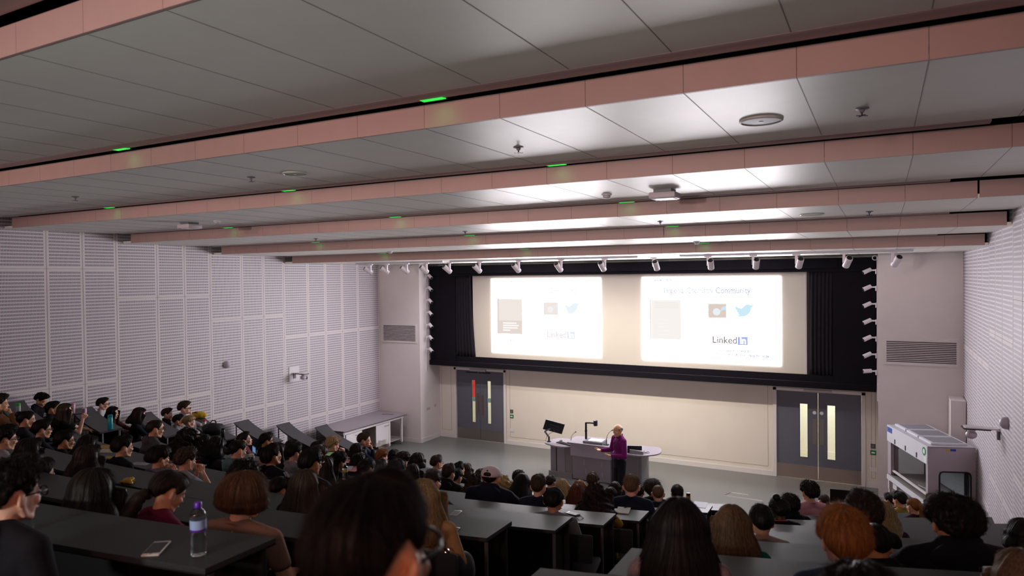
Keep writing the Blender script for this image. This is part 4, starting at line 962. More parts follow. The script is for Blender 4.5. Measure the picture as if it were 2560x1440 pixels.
def hair_point(st, phi, s, h, rnd=0.0):
    """phi: azimuth in degrees from the face, s: 0 crown .. 1 tip, h: 0 scalp .. 1 outer surface"""
    p = STY_F[st]; ap = abs(phi); fr = p['front']
    long_ = p['fall'] > 0
    tab = [(0, fr), (30, fr - 3), (48, fr * .55), (62, 6 if not long_ else 0), (74, -12), (84, -16), (92, 6), (106, 3), (122, -28), (150, p['nape'] + 6), (180, p['nape'])]
    lim = lerp_tab(tab, ap)
    fl = p['fall'] * sstep(p['face'] - 10, p['face'] + 14, ap) * (1 + p['jag'] * rnd) if long_ else 0
    if long_ and ap > p['face'] - 10: lim = lim + (-4 - lim) * sstep(p['face'] - 10, p['face'] + 6, ap)
    arcl = (90 - lim) / 90 * .145; tot = arcl + fl; d = s * tot
    el = 90 - (90 - lim) * min(1, d / arcl)
    f, e = R_(phi), R_(el)
    n = Vector((sin(f) * cos(e), cos(f) * cos(e), sin(e)))
    q = HC + Vector((HR[0] * n.x, HR[1] * n.y, HR[2] * n.z))
    if el < -30: q.y = min(q.y, -.072) if ap > 120 else q.y
    if long_: q += Vector((n.x * (.021 if p['flare'] >= 0 else .010), n.y * .006, 0)) * sstep(64, 82, ap) * (1 - sstep(128, 150, ap)) * sstep(arcl * .45, arcl * .85, d) * (1 if p['fall'] < .12 else 1 - .4 * sstep(arcl + .06, arcl + .14, d))
    wtop = sstep(5, 65, el)
    T = p['top'] * wtop + (p['side'] + (p['back'] - p['side']) * sstep(80, 150, ap)) * (1 - wtop) if not long_ else p['top'] * (.55 + .45 * wtop)
    if p['quiff']: T += p['quiff'] * sstep(70, 10, ap) * sstep(20, 50, el) * (1 - sstep(60, 90, el) * .5)
    if p['bald']: T = p['top'] * sstep(8, 30, el) + (p['side'] + .002) * (1 - sstep(8, 30, el))
    frac = min(1, d / arcl)
    if fl < .01: T *= 1 - .92 * sstep(.80, 1.0, frac)
    if fl > 0 and d > arcl:
        u = (d - arcl) / fl
        rad = Vector((sin(f), cos(f), 0))
        q = q + Vector((0, 0, -1)) * (d - arcl)
        q += rad * (p['flare'] * u) + Vector((0, -p['backy'] * u * u * sstep(95, 150, ap), 0))
        q += Vector((0, .03 * u * sstep(120, 70, ap), 0)) + Vector((sin(f), 0, 0)) * .035 * sstep(.15, .6, u) * sstep(.13, .3, p['fall'])
        T = p['top'] * .55 + (p['thick'] - p['top'] * .55) * sstep(0, .4, u); T *= 1 - .55 * sstep(.75, 1, u)
        n = rad
    if p['wave']:
        q += n * p['wave'] * sin(d * 60 * p['wf'] * .35 + phi * .11)
    g = noise.noise(Vector((phi * .045 * p['gf'], s * 1.6, hash(st) % 17 * 0 + 3.1))) * p['groove']
    r = q + n * (T * h * (1 + g))
    if p['curl']:
        k = noise.noise(r * p['cf']) + .6 * noise.noise(r * p['cf'] * 2.1); r += n * (p['curl'] * k * (.3 + .7 * h))
    return r
STY_F = {k: {**BASE, **v} for k, v in STY.items()}
HAIR = {}
def hair_mesh(st):
    if st in HAIR: return HAIR[st]
    p = STY_F[st]; rg = random.Random(len(st) * 7 + 1); NP = 96; NO = 34 if p['fall'] > .12 else 26; NI = 8
    rnds = [rg.uniform(-1, .6) for _ in range(NP)]
    vs = []; mb = MB()
    for i in range(NP):
        phi = -180 + 360 * i / NP
        for k in range(NO): vs.append(hair_point(st, phi, .02 + .98 * k / (NO - 1), 1.0, rnds[i]))
        if p['fall'] > 0:
            for k in range(NI): vs.append(hair_point(st, phi, 1 - .62 * (k + .3) / NI, -.05, rnds[i]))
    n = NO + (NI if p['fall'] > 0 else 0); fs = []
    for i in range(NP):
        j = (i + 1) % NP
        for k in range(n - 1): fs.append((i * n + k, i * n + k + 1, j * n + k + 1, j * n + k))
    topc = len(vs); vs.append(hair_point(st, 0, 0, 1.0))
    for i in range(NP): fs.append((topc, i * n, ((i + 1) % NP) * n))
    mb.add(vs, fs)
    if p['tail']:
        L, r = p['tail'][:2]; z0 = p['tail'][2] if len(p['tail']) > 2 else .05
        pts = [Vector((0, -.09, z0)), Vector((0, -.125, z0)), Vector((.004, -.15, z0 - .04)), Vector((.006, -.15, z0 - L * .5)), Vector((-.004, -.155, z0 - L * .8)), Vector((0, -.15, z0 - L))]
        fine = []
        for a, b in zip(pts, pts[1:]): fine += [a.lerp(b, t / 4) for t in range(4)]
        fine.append(pts[-1]); m_ = len(fine)
        mb.tube(fine, [max(.004, r * (.55 + .6 * sin(pi * min(1, (k + 2) / m_) * .62)) * (1 - sstep(.72, 1.0, k / (m_ - 1)) * .85)) * (1 + .12 * sin(k * 2.1)) for k in range(m_)], seg=14)
    if p['bun']: mb.ball(p['bun'][:3], p['bun'][3], seg=18, rings=12)
    me = mb.mesh('hair', [None], 180); HAIR[st] = me
    if p['bun'] or p['curl']: pass
    return me
STRAND = {}
def strand_data(st, count, seed):
    rk = .00055 if count > 1100 else .00095
    key = (st, count, seed)
    if key in STRAND: return STRAND[key]
    p = STY_F[st]; rg = random.Random(seed); cu = bpy.data.hair_curves.new('hair_strands'); PT = 14 if p['fall'] > 0 else 7
    pos = []; rad = []
    for i in range(count):
        phi = rg.uniform(-180, 180); jit = rg.uniform(-1, .8); s0 = rg.uniform(0, .75) if p['fall'] == 0 else rg.uniform(0, .45)
        ln = rg.uniform(.22, .42) if p['fall'] == 0 else rg.uniform(.5, 1.0) * (1 - s0)
        h0 = rg.uniform(.55, 1.0); dev = rg.gauss(0, 1) * p['stray']; drift = rg.gauss(0, 9); lift = abs(rg.gauss(0, .35))
        for k in range(PT):
            t = k / (PT - 1); s = min(1, s0 + ln * t)
            q = hair_point(st, phi + drift * t, s, h0 + (.16 + lift * .5) * t if p['fall'] == 0 else h0 + .18 * t, jit)
            q = q + Vector((sin(R_(phi)), cos(R_(phi)), .3)) * dev * t * t
            pos += [q.x, q.y, q.z]; rad.append(rk * (1 - .7 * t))
    cu.add_curves([PT] * count)
    cu.attributes['position'].data.foreach_set('vector', pos)
    ra = cu.attributes.get('radius') or cu.attributes.new('radius', 'FLOAT', 'POINT'); ra.data.foreach_set('value', rad)
    cu.materials.append(None)
    STRAND[key] = cu; return cu

# ------------------------------------------------------------------ people: assembly
HAIRC = dict(K='#14110f', D='#261d19', B='#3d3027', L='#64503c', Y='#ab946a', G='#83532a', A='#52291a', E='#7b726a', M='#85704e', C='#543c2c')
SKINC = {'1': '#e0b09a', '2': '#d6a385', '3': '#bd8b66', '4': '#84573c', '5': '#46301f'}
def hmat(c):
    return mat('hair_' + c, HAIRC[c], .5, spec=.22, noise_amt=.45, noise_scale=160, stretch=(1, 1, .08))
def skin(c):
    return mat('skin_tone_' + c, SKINC[c], .5, spec=.35, noise_amt=.05, noise_scale=60)
def cloth(h):
    return mat('fabric_' + h[1:], h, .9, spec=.2, noise_amt=.12, noise_scale=140, bump=.25, bump_scale=420)
def shared(name, me, m, parent, mtx=None):
    o = bpy.data.objects.new(name, me); COL.objects.link(o)
    if parent is not None: o.parent = parent
    if mtx is not None: o.matrix_local = mtx
    o.material_slots[0].link = 'OBJECT'; o.material_slots[0].material = m
    return o
SPEC_ME = None
def glasses_mesh():
    global SPEC_ME
    if SPEC_ME is None:
        mb = MB()
        for s in (-1, 1):
            mb.tube([(s * .032 + .026 * cos(a * pi / 8), .098 - .12 * abs(.032 + s * .026 * cos(a * pi / 8) * s) ** 1.6, .006 + .021 * sin(a * pi / 8)) for a in range(16)], .0033, seg=6, closed=True)
            mb.tube([(s * .057, .093, .012), (s * .078, .06, .014), (s * .084, -.01, .010), (s * .082, -.03, -.012)], .0034, seg=6)
        mb.tube([(-.008, .103, .012), (0, .107, .014), (.008, .103, .012)], .002, seg=6)
        SPEC_ME = mb.mesh('glasses', [BLACKPL], 60)
    return SPEC_ME
EYE_ME = MB().ball((0, 0, 0), .0115, seg=12, rings=8).mesh('eye', [mat('eye_white', '#cfc6c0', .2)], 60)
IRIS_ME = MB().lathe([(.0055, 0), (.0045, .0012), (.001, .0016)], mtx=Matrix.Translation((0, .0106, 0)) @ Matrix.Rotation(-pi / 2, 4, 'X'), seg=12).mesh('iris', [mat('iris_dark', '#1d1310', .15)], 60)
BROW_ME = MB().tube([(-.020, .003, -.002), (-.004, .002, .003), (.018, -.011, .001)], [.0022, .0042, .003], seg=8).mesh('eyebrow', [None], 60)
LIP_ME = MB().tube([(-.019, -.009, 0), (-.008, .002, .002), (0, .003, 0), (.008, .002, .002), (.019, -.009, 0)], [.001, .0042, .0046, .0042, .001], seg=8).mesh('lips', [None], 60)
def face_parts(p, M, hc, sk):
    for s in (-1, 1):
        e = link('eye', EYE_ME, p); e.matrix_local = M @ Matrix.Translation((s * .031, .0735, .004)); link('iris', IRIS_ME, e)
        shared('eyebrow', BROW_ME, hmat('K' if hc in 'KD' else hc), p, M @ Matrix.Translation((s * .032, .0775, .0285)) @ Matrix.Diagonal((s, 1, 1, 1)))
    shared('lips', LIP_ME, mat('lip_tone_' + sk, tuple(a * b for a, b in zip(lin(SKINC[sk]), (.72, .45, .45))), .4), p, M @ Matrix.Translation((0, .0875, -.0665)))
FACE_TO = Vector((-5.0, 17.2, 0))
PEOPLE = []
def person(px, py, n, pose, st, hc, sk, ts, tc, flags, label, tr='#1b1c22'):
    me, J = body(pose); M = J['head']; hp = M.translation
    topz = hp.z + 1.03 * (HC.z + (HR[2] + max(.008, STY_F[st]['top'] * (.95 if STY_F[st]['fall'] == 0 else .9))) * .98 * flags.get('hs', 1)) + (.004 if flags.get('fine') else 0)
    best = None
    for k in range(60):
        s = .86 + .0048 * k
        q = on(2, zfl(n) + topz * s, px, py)
        if q.y < .2: continue
        d = (FACE_TO - Vector((q.x, q.y, 0))).normalized()
        if flags.get('turn'): d = Matrix.Rotation(R_(flags['turn']), 3, 'Z') @ d
        root = Vector((q.x, q.y, 0)) - d * hp.y * s
        off = (root - Vector((CC[0], CC[1], 0))).length - (R0 + PIT * n)
        c = ((s - 1) / .07) ** 2 + ((off - .62) / .12) ** 2 + (30 if off < .42 else 0)
        if best is None or c < best[0]: best = (c, s, root, d, off)
    c, s, root, d, off = best
    p = shared('person', me, skin(sk), None)
    p.location = (root.x, root.y, zfl(n)); p.rotation_euler = (0, 0, atan2(-d.x, d.y)); p.scale = (s * flags.get('wide', 1.0) * 1.04, s, s)
    tag(p, label, 'person', 'seated audience')
    shared({'T': 't_shirt', 'L': 'long_sleeved_top', 'H': 'hooded_top', 'P': 'padded_jacket'}[ts], top_mesh(pose, ts), cloth(tc), p)
    shared('trousers', trousers(pose), cloth(tr), p)
    for sd in (1, -1): shared('shoe', shoe_mesh(sd), cloth('#17171a'), p)
    if st == 'cap':
        pass
    k = flags.get('hs', 1); HM = M @ Matrix.Translation(HC) @ Matrix.Diagonal((k, k, k * .97, 1)) @ Matrix.Translation(-HC)
    h = shared('hair', hair_mesh(st), hmat(hc), p, HM)
    if st != 'bald':
        cnt = flags.get('fine', 0) or (1100 if st != 'cap' else 300)
        sdt = strand_data(st, cnt, len(PEOPLE) % 3 if flags.get('fine') else 0)
        o = bpy.data.objects.new('hair_strands', sdt); COL.objects.link(o); o.parent = h
        o.material_slots[0].link = 'OBJECT'; o.material_slots[0].material = hmat(hc); o['kind'] = 'stuff'
    if not flags.get('noface'): face_parts(p, M, hc, sk)
    if flags.get('specs'): g = link('glasses', glasses_mesh(), p); g.matrix_local = M
    if -13.15 < root.x < 1.0: add_seat(n, root.x)
    PEOPLE.append((label[:30], round(s, 2), round(off, 2), tuple(round(v, 2) for v in p.location)))
    return p, M
# ------------------------------------------------------------------ people: who sits where
FOLK = [
    (0, 985, 6, 'chin', 'messy', 'D', '2', 'L', '#5a3a22', {'noface': 0}, 'person at the left edge resting chin on a raised fist, row nearest the slotted wall'),
    (103, 982, 5, 'write', 'messy', 'K', '2', 'H', '#14141a', {'turn': -20}, 'person with black hair bent forward in dark hooded top, left block by the wall'),
    (133, 1003, 5, 'desk', 'short', 'K', '3', 'L', '#15131a', {}, 'person with black hair just behind the girl holding a dark stick'),
    (163, 1008, 5, 'stick', 'long', 'B', '1', 'T', '#121214', {}, 'person with long brown hair and bare arm raised holding a dark stick'),
    (258, 994, 4, 'up', 'short', 'D', '1', 'T', '#b9b4b4', {'specs': 1}, 'person with short hair and glasses in a pale grey top against the slotted wall'),
    (282, 1016, 4, 'desk', 'long', 'K', '2', 'L', '#4a1420', {'turn': -12}, 'person with long black hair in dark red behind the teal bottle'),
    (348, 1019, 4, 'phone', 'shoulder', 'D', '1', 'L', '#14151f', {'ring': 2}, 'person with shoulder length brown hair looking down, dark jumper with white collar'),
    (388, 1050, 5, 'desk', 'crop', 'D', '2', 'H', '#4a464c', {'specs': 1}, 'person with cropped hair and glasses in a grey hooded top, left of centre'),
    (419, 1020, 3, 'up', 'short', 'B', '1', 'L', '#17171c', {}, 'person with short brown hair in black behind pencils on the desk by the wall'),
    (462, 1003, 3, 'chin', 'messy', 'B', '1', 'L', '#b5b0b2', {'specs': 1}, 'person with tousled brown hair leaning cheek on hand beside the yellow bag'),
    (447, 1036, 3, 'desk', 'short', 'K', '3', 'L', '#7d7a80', {}, 'person with short black hair in grey next to the blond bowl cut'),
    (474, 1038, 3, 'up', 'bowl', 'Y', '1', 'L', '#77747a', {}, 'person with blond bowl cut behind the red lidded shaker'),
    (467, 1073, 5, 'phone', 'wavy', 'K', '2', 'L', '#7a1426', {}, 'person with long dark wavy hair in a red top holding a pale phone'),
    (512, 1087, 4, 'write', 'long', 'K', '2', 'L', '#15151b', {}, 'person with dark hair mostly hidden between red top and hunched neighbour'),
    (540, 1092, 5, 'write', 'shoulder', 'K', '2', 'L', '#1a1a20', {}, 'person with dark hair hunched forward in a black top beside the red top'),
    (613, 1080, 3, 'back', 'short', 'D', '1', 'L', '#5a2430', {'turn': -15}, 'person with brown quiff in profile, chin lifted, above the phone screen'),
    (595, 1100, 5, 'phone', 'lowbun', 'K', '2', 'H', '#55797d', {}, 'person with black hair tied low in a teal and grey hooded top'),
    (67, 1027, 6, 'desk', 'bun', 'K', '2', 'L', '#171a24', {}, 'person with black tied back hair in profile, second from the left edge'),
    (107, 1049, 6, 'desk', 'short', 'K', '2', 'L', '#14151c', {'specs': 1}, 'person with black hair and glasses in profile left of the girl with the stick'),
    (13, 1063, 7, 'desk', 'messy', 'K', '2', 'L', '#8a8894', {'specs': 1}, 'person with black hair and glasses cut by the left edge, pale shirt'),
    (75, 1095, 7, 'desk', 'bob', 'K', '2', 'L', '#15131a', {'specs': 1}, 'person with black bob and glasses right above the curly foreground man'),
    (163, 1075, 6, 'desk', 'short', 'K', '3', 'L', '#101014', {'specs': 1, 'stripes': 1}, 'person in a black track jacket with three white sleeve stripes at left'),
    (220, 1088, 6, 'phone', 'shoulder', 'K', '2', 'L', '#17161d', {'specs': 1}, 'person with black hair and thin glasses by the yellow and white papers'),
    (220, 1113, 7, 'desk', 'shoulder', 'D', '2', 'L', '#101014', {'earring': 1}, 'person with dark shoulder length hair and gold earring, facing right at left'),
    (308, 1089, 6, 'up', 'short', 'K', '2', 'L', '#0f1015', {}, 'person with neat black side parted hair in black by the yellow notebook'),
    (399, 1113, 6, 'chin', 'bowl', 'K', '2', 'T', '#6c6478', {'hs': 1.1}, 'person with black hair in a lavender t-shirt, hand at the mouth'),
    (466, 1119, 6, 'hands', 'messy', 'B', '2', 'T', '#8a8890', {}, 'person with tousled brown hair holding both hands to the mouth'),
    (103, 1147, 7, 'desk', 'short', 'D', '1', 'L', '#141418', {}, 'person with dark brown hair showing only a profile behind the curly foreground man'),
    (31, 1146, 9, 'up', 'messy', 'K', '1', 'H', '#1c1b22', {'specs': 1, 'fine': 5200, 'turn': -4}, 'person with dark curly hair and black glasses in the left foreground, charcoal hoodie'),
    (233, 1170, 8, 'desk', 'longfringe', 'D', '1', 'L', '#121116', {'fine': 2600, 'hs': 1.15}, "person with straight dark brown hair behind the curly foreground man's desk"),
    (423, 1177, 8, 'write', 'lowpony', 'D', '2', 'L', '#6b1838', {'fine': 2200, 'turn': -18, 'hs': 1.1}, 'person with brown ponytail looking down, burgundy top'),
    (610, 1178, 8, 'up', 'roundbob', 'C', '2', 'T', '#8a6a5c', {'fine': 4200, 'wide': 1.2, 'hs': 1.07}, 'person with a glossy brown bowl bob in a beige t-shirt beside the purple capped bottle'),
    (607, 1151, 7, 'write', 'curly', 'K', '2', 'L', '#121218', {}, 'person with short dark wavy hair half hidden behind the brown bob'),
    (667, 1082, 3, 'desk', 'short', 'K', '3', 'L', '#121216', {'specs': 1}, 'person with black hair and glasses right of the chin lifted profile'),
    (730, 1100, 3, 'desk', 'short', 'D', '2', 'L', '#141418', {}, 'person of whom only dark brown hair shows below the second curved empty desk'),
    (695, 1107, 4, 'desk', 'long', 'D', '1', 'L', '#15141a', {}, 'person with long dark brown hair hidden behind the man in grey with glasses'),
    (680, 1110, 5, 'back', 'short', 'K', '3', 'L', '#0f0f13', {'stripes': 2}, 'person with black hair leaning back, black jacket with pale sleeve stripes in the middle block'),
    (737, 1108, 4, 'desk', 'short', 'K', '2', 'L', '#8a8590', {'specs': 1}, 'person with black hair and glasses in a light grey top, middle block'),
    (797, 1113, 4, 'write', 'short', 'B', '1', 'L', '#1a1a22', {}, 'person with brown hair writing just left of the green paper'),
    (795, 1103, 3, 'desk', 'short', 'K', '2', 'L', '#1b1a1f', {}, 'person with black hair just left of the blond man with clasped hands'),
    (833, 1091, 2, 'hands', 'curly', 'Y', '1', 'L', '#5a3222', {}, 'person with wavy blond hair and brown jumper, hands clasped before the mouth'),
    (893, 1108, 2, 'desk', 'bob', 'D', '2', 'L', '#17161b', {}, 'person with dark brown hair below the bearded man in navy'),
    (912, 1081, 1, 'chin', 'short', 'B', '2', 'L', '#1c2338', {'turn': -25}, 'bearded person in a navy shirt reading at the left end of the front rows'),
    (778, 1121, 6, 'desk', 'short', 'K', '3', 'H', '#16182a', {'specs': 1}, 'person with thick black hair and glasses in a dark navy jacket, centre left'),
    (812, 1140, 5, 'desk', 'long', 'D', '2', 'L', '#17161b', {}, 'person with long dark hair to the right of the navy jacket and glasses'),
    (847, 1130, 4, 'desk', 'messy', 'K', '3', 'L', '#111116', {}, 'person with messy black hair in black beside the pink folders'),
    (897, 1133, 3, 'desk', 'bob', 'K', '2', 'L', '#131318', {}, 'person with black bob seen from behind above the pink folders'),
    (918, 1146, 4, 'desk', 'bowl', 'K', '2', 'L', '#111116', {}, 'person with rounded black hair just above the big dark foreground head'),
    (950, 1149, 3, 'desk', 'short', 'K', '3', 'L', '#131318', {}, 'person with small black haired head right of the rounded black hair'),
    (762, 1173, 7, 'desk', 'long', 'B', '1', 'L', '#17171c', {'fine': 1800}, 'person with long chestnut hair left of the big dark foreground head'),
    (697, 1193, 6, 'write', 'short', 'K', '3', 'L', '#0f0f14', {'specs': 1}, 'person with black hair and glasses bowed in profile right of the brown bob'),
    (956, 1123, 1, 'desk', 'curly', 'G', '1', 'L', '#1b1d26', {}, 'person with curly ginger hair near the front left of the middle block'),
    (985, 1123, 0, 'desk', 'bob', 'K', '2', 'L', '#17171c', {}, 'person with black bob next to the curly ginger hair, front row'),
    (1008, 1130, 2, 'desk', 'curly', 'D', '1', 'L', '#2a2c33', {}, 'person with dark curly hair right of the ginger person, second from the stage'),
    (992, 1147, 4, 'desk', 'bowl', 'K', '2', 'L', '#141417', {'specs': 1}, 'person with thick black hair and glasses just above the large foreground head'),
    (1044, 1132, 2, 'desk', 'bob', 'K', '2', 'L', '#4b4b50', {}, 'person with a sleek black bob near the front, grey top'),
    (1032, 1160, 3, 'desk', 'long', 'D', '2', 'L', '#8a1830', {}, 'person with dark hair in a bright red jacket near the large foreground head'),
    (1092, 1138, 1, 'chin', 'short', 'B', '2', 'L', '#6d6c72', {'specs': 1}, 'person with short brown hair in a grey jumper, hand at the face, near the front'),
    (1122, 1160, 3, 'desk', 'fade', 'B', '1', 'P', '#1e1a1a', {}, 'person with brown faded haircut in a dark leather jacket'),
    (1142, 1173, 2, 'desk', 'short', 'K', '2', 'L', '#16161b', {}, 'person with dark hair showing a sliver of face right of the leather jacket'),
    (1148, 1155, 1, 'back', 'short', 'K', '2', 'L', '#14161f', {'ring': 2}, 'person with black hair in profile looking up at the screen, dark jacket with pale collar'),
    (1166, 1158, 0, 'desk', 'shoulder', 'B', '1', 'L', '#16161a', {}, 'person with brown hair at the front row by the grey floor'),
    (1082, 1178, 5, 'desk', 'thin', 'D', '2', 'L', '#141418', {'turn': -8}, 'person with dark thinning hair at the temple, beside the long blond hair'),
    (930, 1187, 10, 'up', 'short', 'K', '2', 'L', '#141216', {'specs': 1, 'fine': 6500, 'turn': -12, 'hs': 0.87, 'noface': 1}, 'person with very large blurred dark head nearest the camera, glasses'),
    (1057, 1197, 7, 'up', 'long', 'M', '1', 'L', '#a5845c', {'fine': 3600, 'wide': 1.12}, 'person with long light brown hair in a beige jumper right of the large dark head'),
    (1188, 1187, 3, 'desk', 'wavy', 'D', '1', 'L', '#19181c', {}, 'person with curly brown hair mostly hidden behind the white cap'),
    (1228, 1168, 4, 'desk', 'cap', 'K', '2', 'P', '#161a2a', {'wide': 1.22}, 'person in a backwards white cap and dark navy padded jacket'),
    (1257, 1190, 2, 'stick', 'wavy', 'Y', '1', 'L', '#b9a894', {}, 'person with light curly hair raising a hand right of the white cap'),
    (1203, 1173, 1, 'desk', 'messy', 'B', '1', 'L', '#22222a', {}, 'person with brown hair showing above the left of the white cap'),
    (1297, 1176, 0, 'desk', 'curly', 'K', '3', 'L', '#121218', {}, 'person with black curly hair in the front row by the paper cup'),
    (1305, 1185, 3, 'write', 'long', 'K', '2', 'L', '#141318', {}, 'person with long black hair bending down near the paper cup'),
    (1346, 1187, 4, 'desk', 'fade', 'B', '1', 'L', '#1d2233', {}, 'person with short brown faded hair in dark navy right of the white cap'),
    (1377, 1188, 0, 'desk', 'short', 'D', '2', 'L', '#15151a', {}, 'person with dark hair in the front row behind the navy fade haircut'),
    (1405, 1198, 2, 'desk', 'shoulder', 'Y', '1', 'L', '#76685c', {}, 'person with dark blond straight hair left of the auburn hair'),
    (1449, 1200, 1, 'desk', 'bob', 'G', '1', 'L', '#23211f', {}, 'person with shiny ginger hair nearest the stage, centre'),
    (1443, 1211, 3, 'desk', 'shoulder', 'A', '1', 'L', '#b4b0b4', {}, 'person with dark auburn hair in front of the shiny ginger hair'),
    (1483, 1182, 0, 'up', 'messy', 'B', '1', 'L', '#20222a', {}, 'person with short light brown hair right below the lecture desk middle'),
    (1488, 1210, 4, 'desk', 'wavy', 'D', '1', 'L', '#a8842a', {'fine': 1800}, 'person with big wavy brown hair in a mustard top'),
    (1384, 1219, 5, 'up', 'short', 'K', '3', 'T', '#7b7b82', {'jeans': 1, 'fine': 1200, 'wide': 1.1}, 'person with short black hair in a grey t-shirt and jeans at the aisle end'),
    (1537, 1204, 0, 'desk', 'bob', 'D', '2', 'L', '#16161b', {}, "person with dark hair below the speaker's legs, front row"),
    (1526, 1218, 1, 'desk', 'bob', 'K', '2', 'L', '#17161c', {}, 'person with dark hair right of the big wavy brown hair'),
    (1578, 1188, 3, 'up', 'fade', 'L', '1', 'L', '#1f2638', {'wide': 1.12}, 'person with short light brown hair and broad navy shirt before the speaker'),
    (1598, 1213, 0, 'desk', 'short', 'K', '3', 'L', '#131318', {}, 'person with black hair half hidden by the broad navy shirt'),
    (1631, 1198, 1, 'desk', 'afro', 'D', '4', 'L', '#15151a', {}, 'person with a dark afro right of the broad navy shirt'),
    (1645, 1213, 2, 'up', 'crop', 'L', '1', 'L', '#27324a', {}, 'person with cropped fair hair and pale ears in front of the afro'),
    (1693, 1213, 1, 'up', 'short', 'K', '3', 'L', '#1a1a20', {}, 'person with short black hair beside the steel flask'),
    (1697, 1245, 8, 'up', 'long', 'K', '2', 'L', '#8a7c80', {'fine': 5200, 'hs': 1.1}, 'person with very long black hair in the right foreground, pale grey pink top'),
    (1830, 1262, 7, 'up', 'long', 'L', '1', 'T', '#1f6a56', {'fine': 4600}, 'person with long reddish brown hair and a green top in the right foreground'),
    (1903, 1262, 6, 'desk', 'short', 'K', '2', 'T', '#b49c98', {'fine': 1200}, 'person with short black hair in a pale pink t-shirt, right block'),
    (1948, 1243, 4, 'up', 'topbun', 'K', '5', 'L', '#131016', {'ring': 1}, 'person with a black afro bun and a red necklace, right block'),
    (1975, 1235, 3, 'up', 'curly', 'K', '4', 'P', '#0e0f13', {}, 'person with rounded black hair and a black jacket right of the afro bun'),
    (2023, 1202, 2, 'up', 'curly', 'K', '2', 'T', '#c9909c', {}, 'person with curly dark hair in a pink shirt near the right doors'),
    (2058, 1235, 0, 'desk', 'lowbun', 'B', '1', 'L', '#8d8178', {}, 'person with brown hair tied back right of the pink shirt'),
    (2107, 1268, 8, 'chin', 'short', 'G', '1', 'L', '#3c4660', {'fine': 5200, 'hs': 1.16}, 'person with thick ginger hair and a blue denim shirt in the right foreground'),
    (2158, 1228, 6, 'up', 'messy', 'D', '2', 'P', '#101116', {'fine': 2200, 'hs': 1.18}, 'person with a large dark brown mop of hair and a black jacket right of centre'),
    (2203, 1253, 5, 'desk', 'shoulder', 'Y', '1', 'L', '#4a2a3a', {}, 'person with blond hair peeking from behind the large dark brown mop'),
    (2225, 1233, 0, 'desk', 'short', 'K', '2', 'L', '#4a4a58', {'ring': 2}, 'person with dark hair and pale collar left of the yellow top by the fume cupboard'),
    (2248, 1229, 1, 'desk', 'short', 'K', '2', 'L', '#9c8440', {}, 'person with dark hair in a yellow top before the fume cupboard'),
    (2283, 1245, 2, 'desk', 'pony', 'G', '1', 'L', '#3c2434', {}, 'person with a bushy ginger ponytail before the fume cupboard'),
    (2332, 1233, 1, 'desk', 'bob', 'B', '1', 'L', '#c2c0c6', {}, 'person with brown bob turned left below the fume cupboard window'),
    (2383, 1240, 7, 'chin', 'messy', 'K', '3', 'P', '#15151d', {'fine': 4200, 'wide': 1.3, 'hs': 1.12}, 'person in a big black padded jacket with thick black hair by the right wall'),
    (2187, 1313, 7, 'write', 'short', 'K', '3', 'P', '#0f1014', {'turn': 10}, 'person with black hair in a black jacket bending right of the ginger hair'),
    (2155, 1419, 9, 'write', 'messy', 'K', '2', 'L', '#141318', {'fine': 4200, 'hs': 1.15}, 'person of whom only a dark crown of hair shows at the bottom edge, right'),
    (2560, 1297, 6, 'desk', 'bob', 'K', '3', 'P', '#111319', {}, 'person in black at the right edge of the picture, upper of two'),
    (2558, 1377, 8, 'desk', 'shoulder', 'L', '2', 'P', '#3a342e', {}, 'person with light brown hair at the right edge, lower of two'),
]
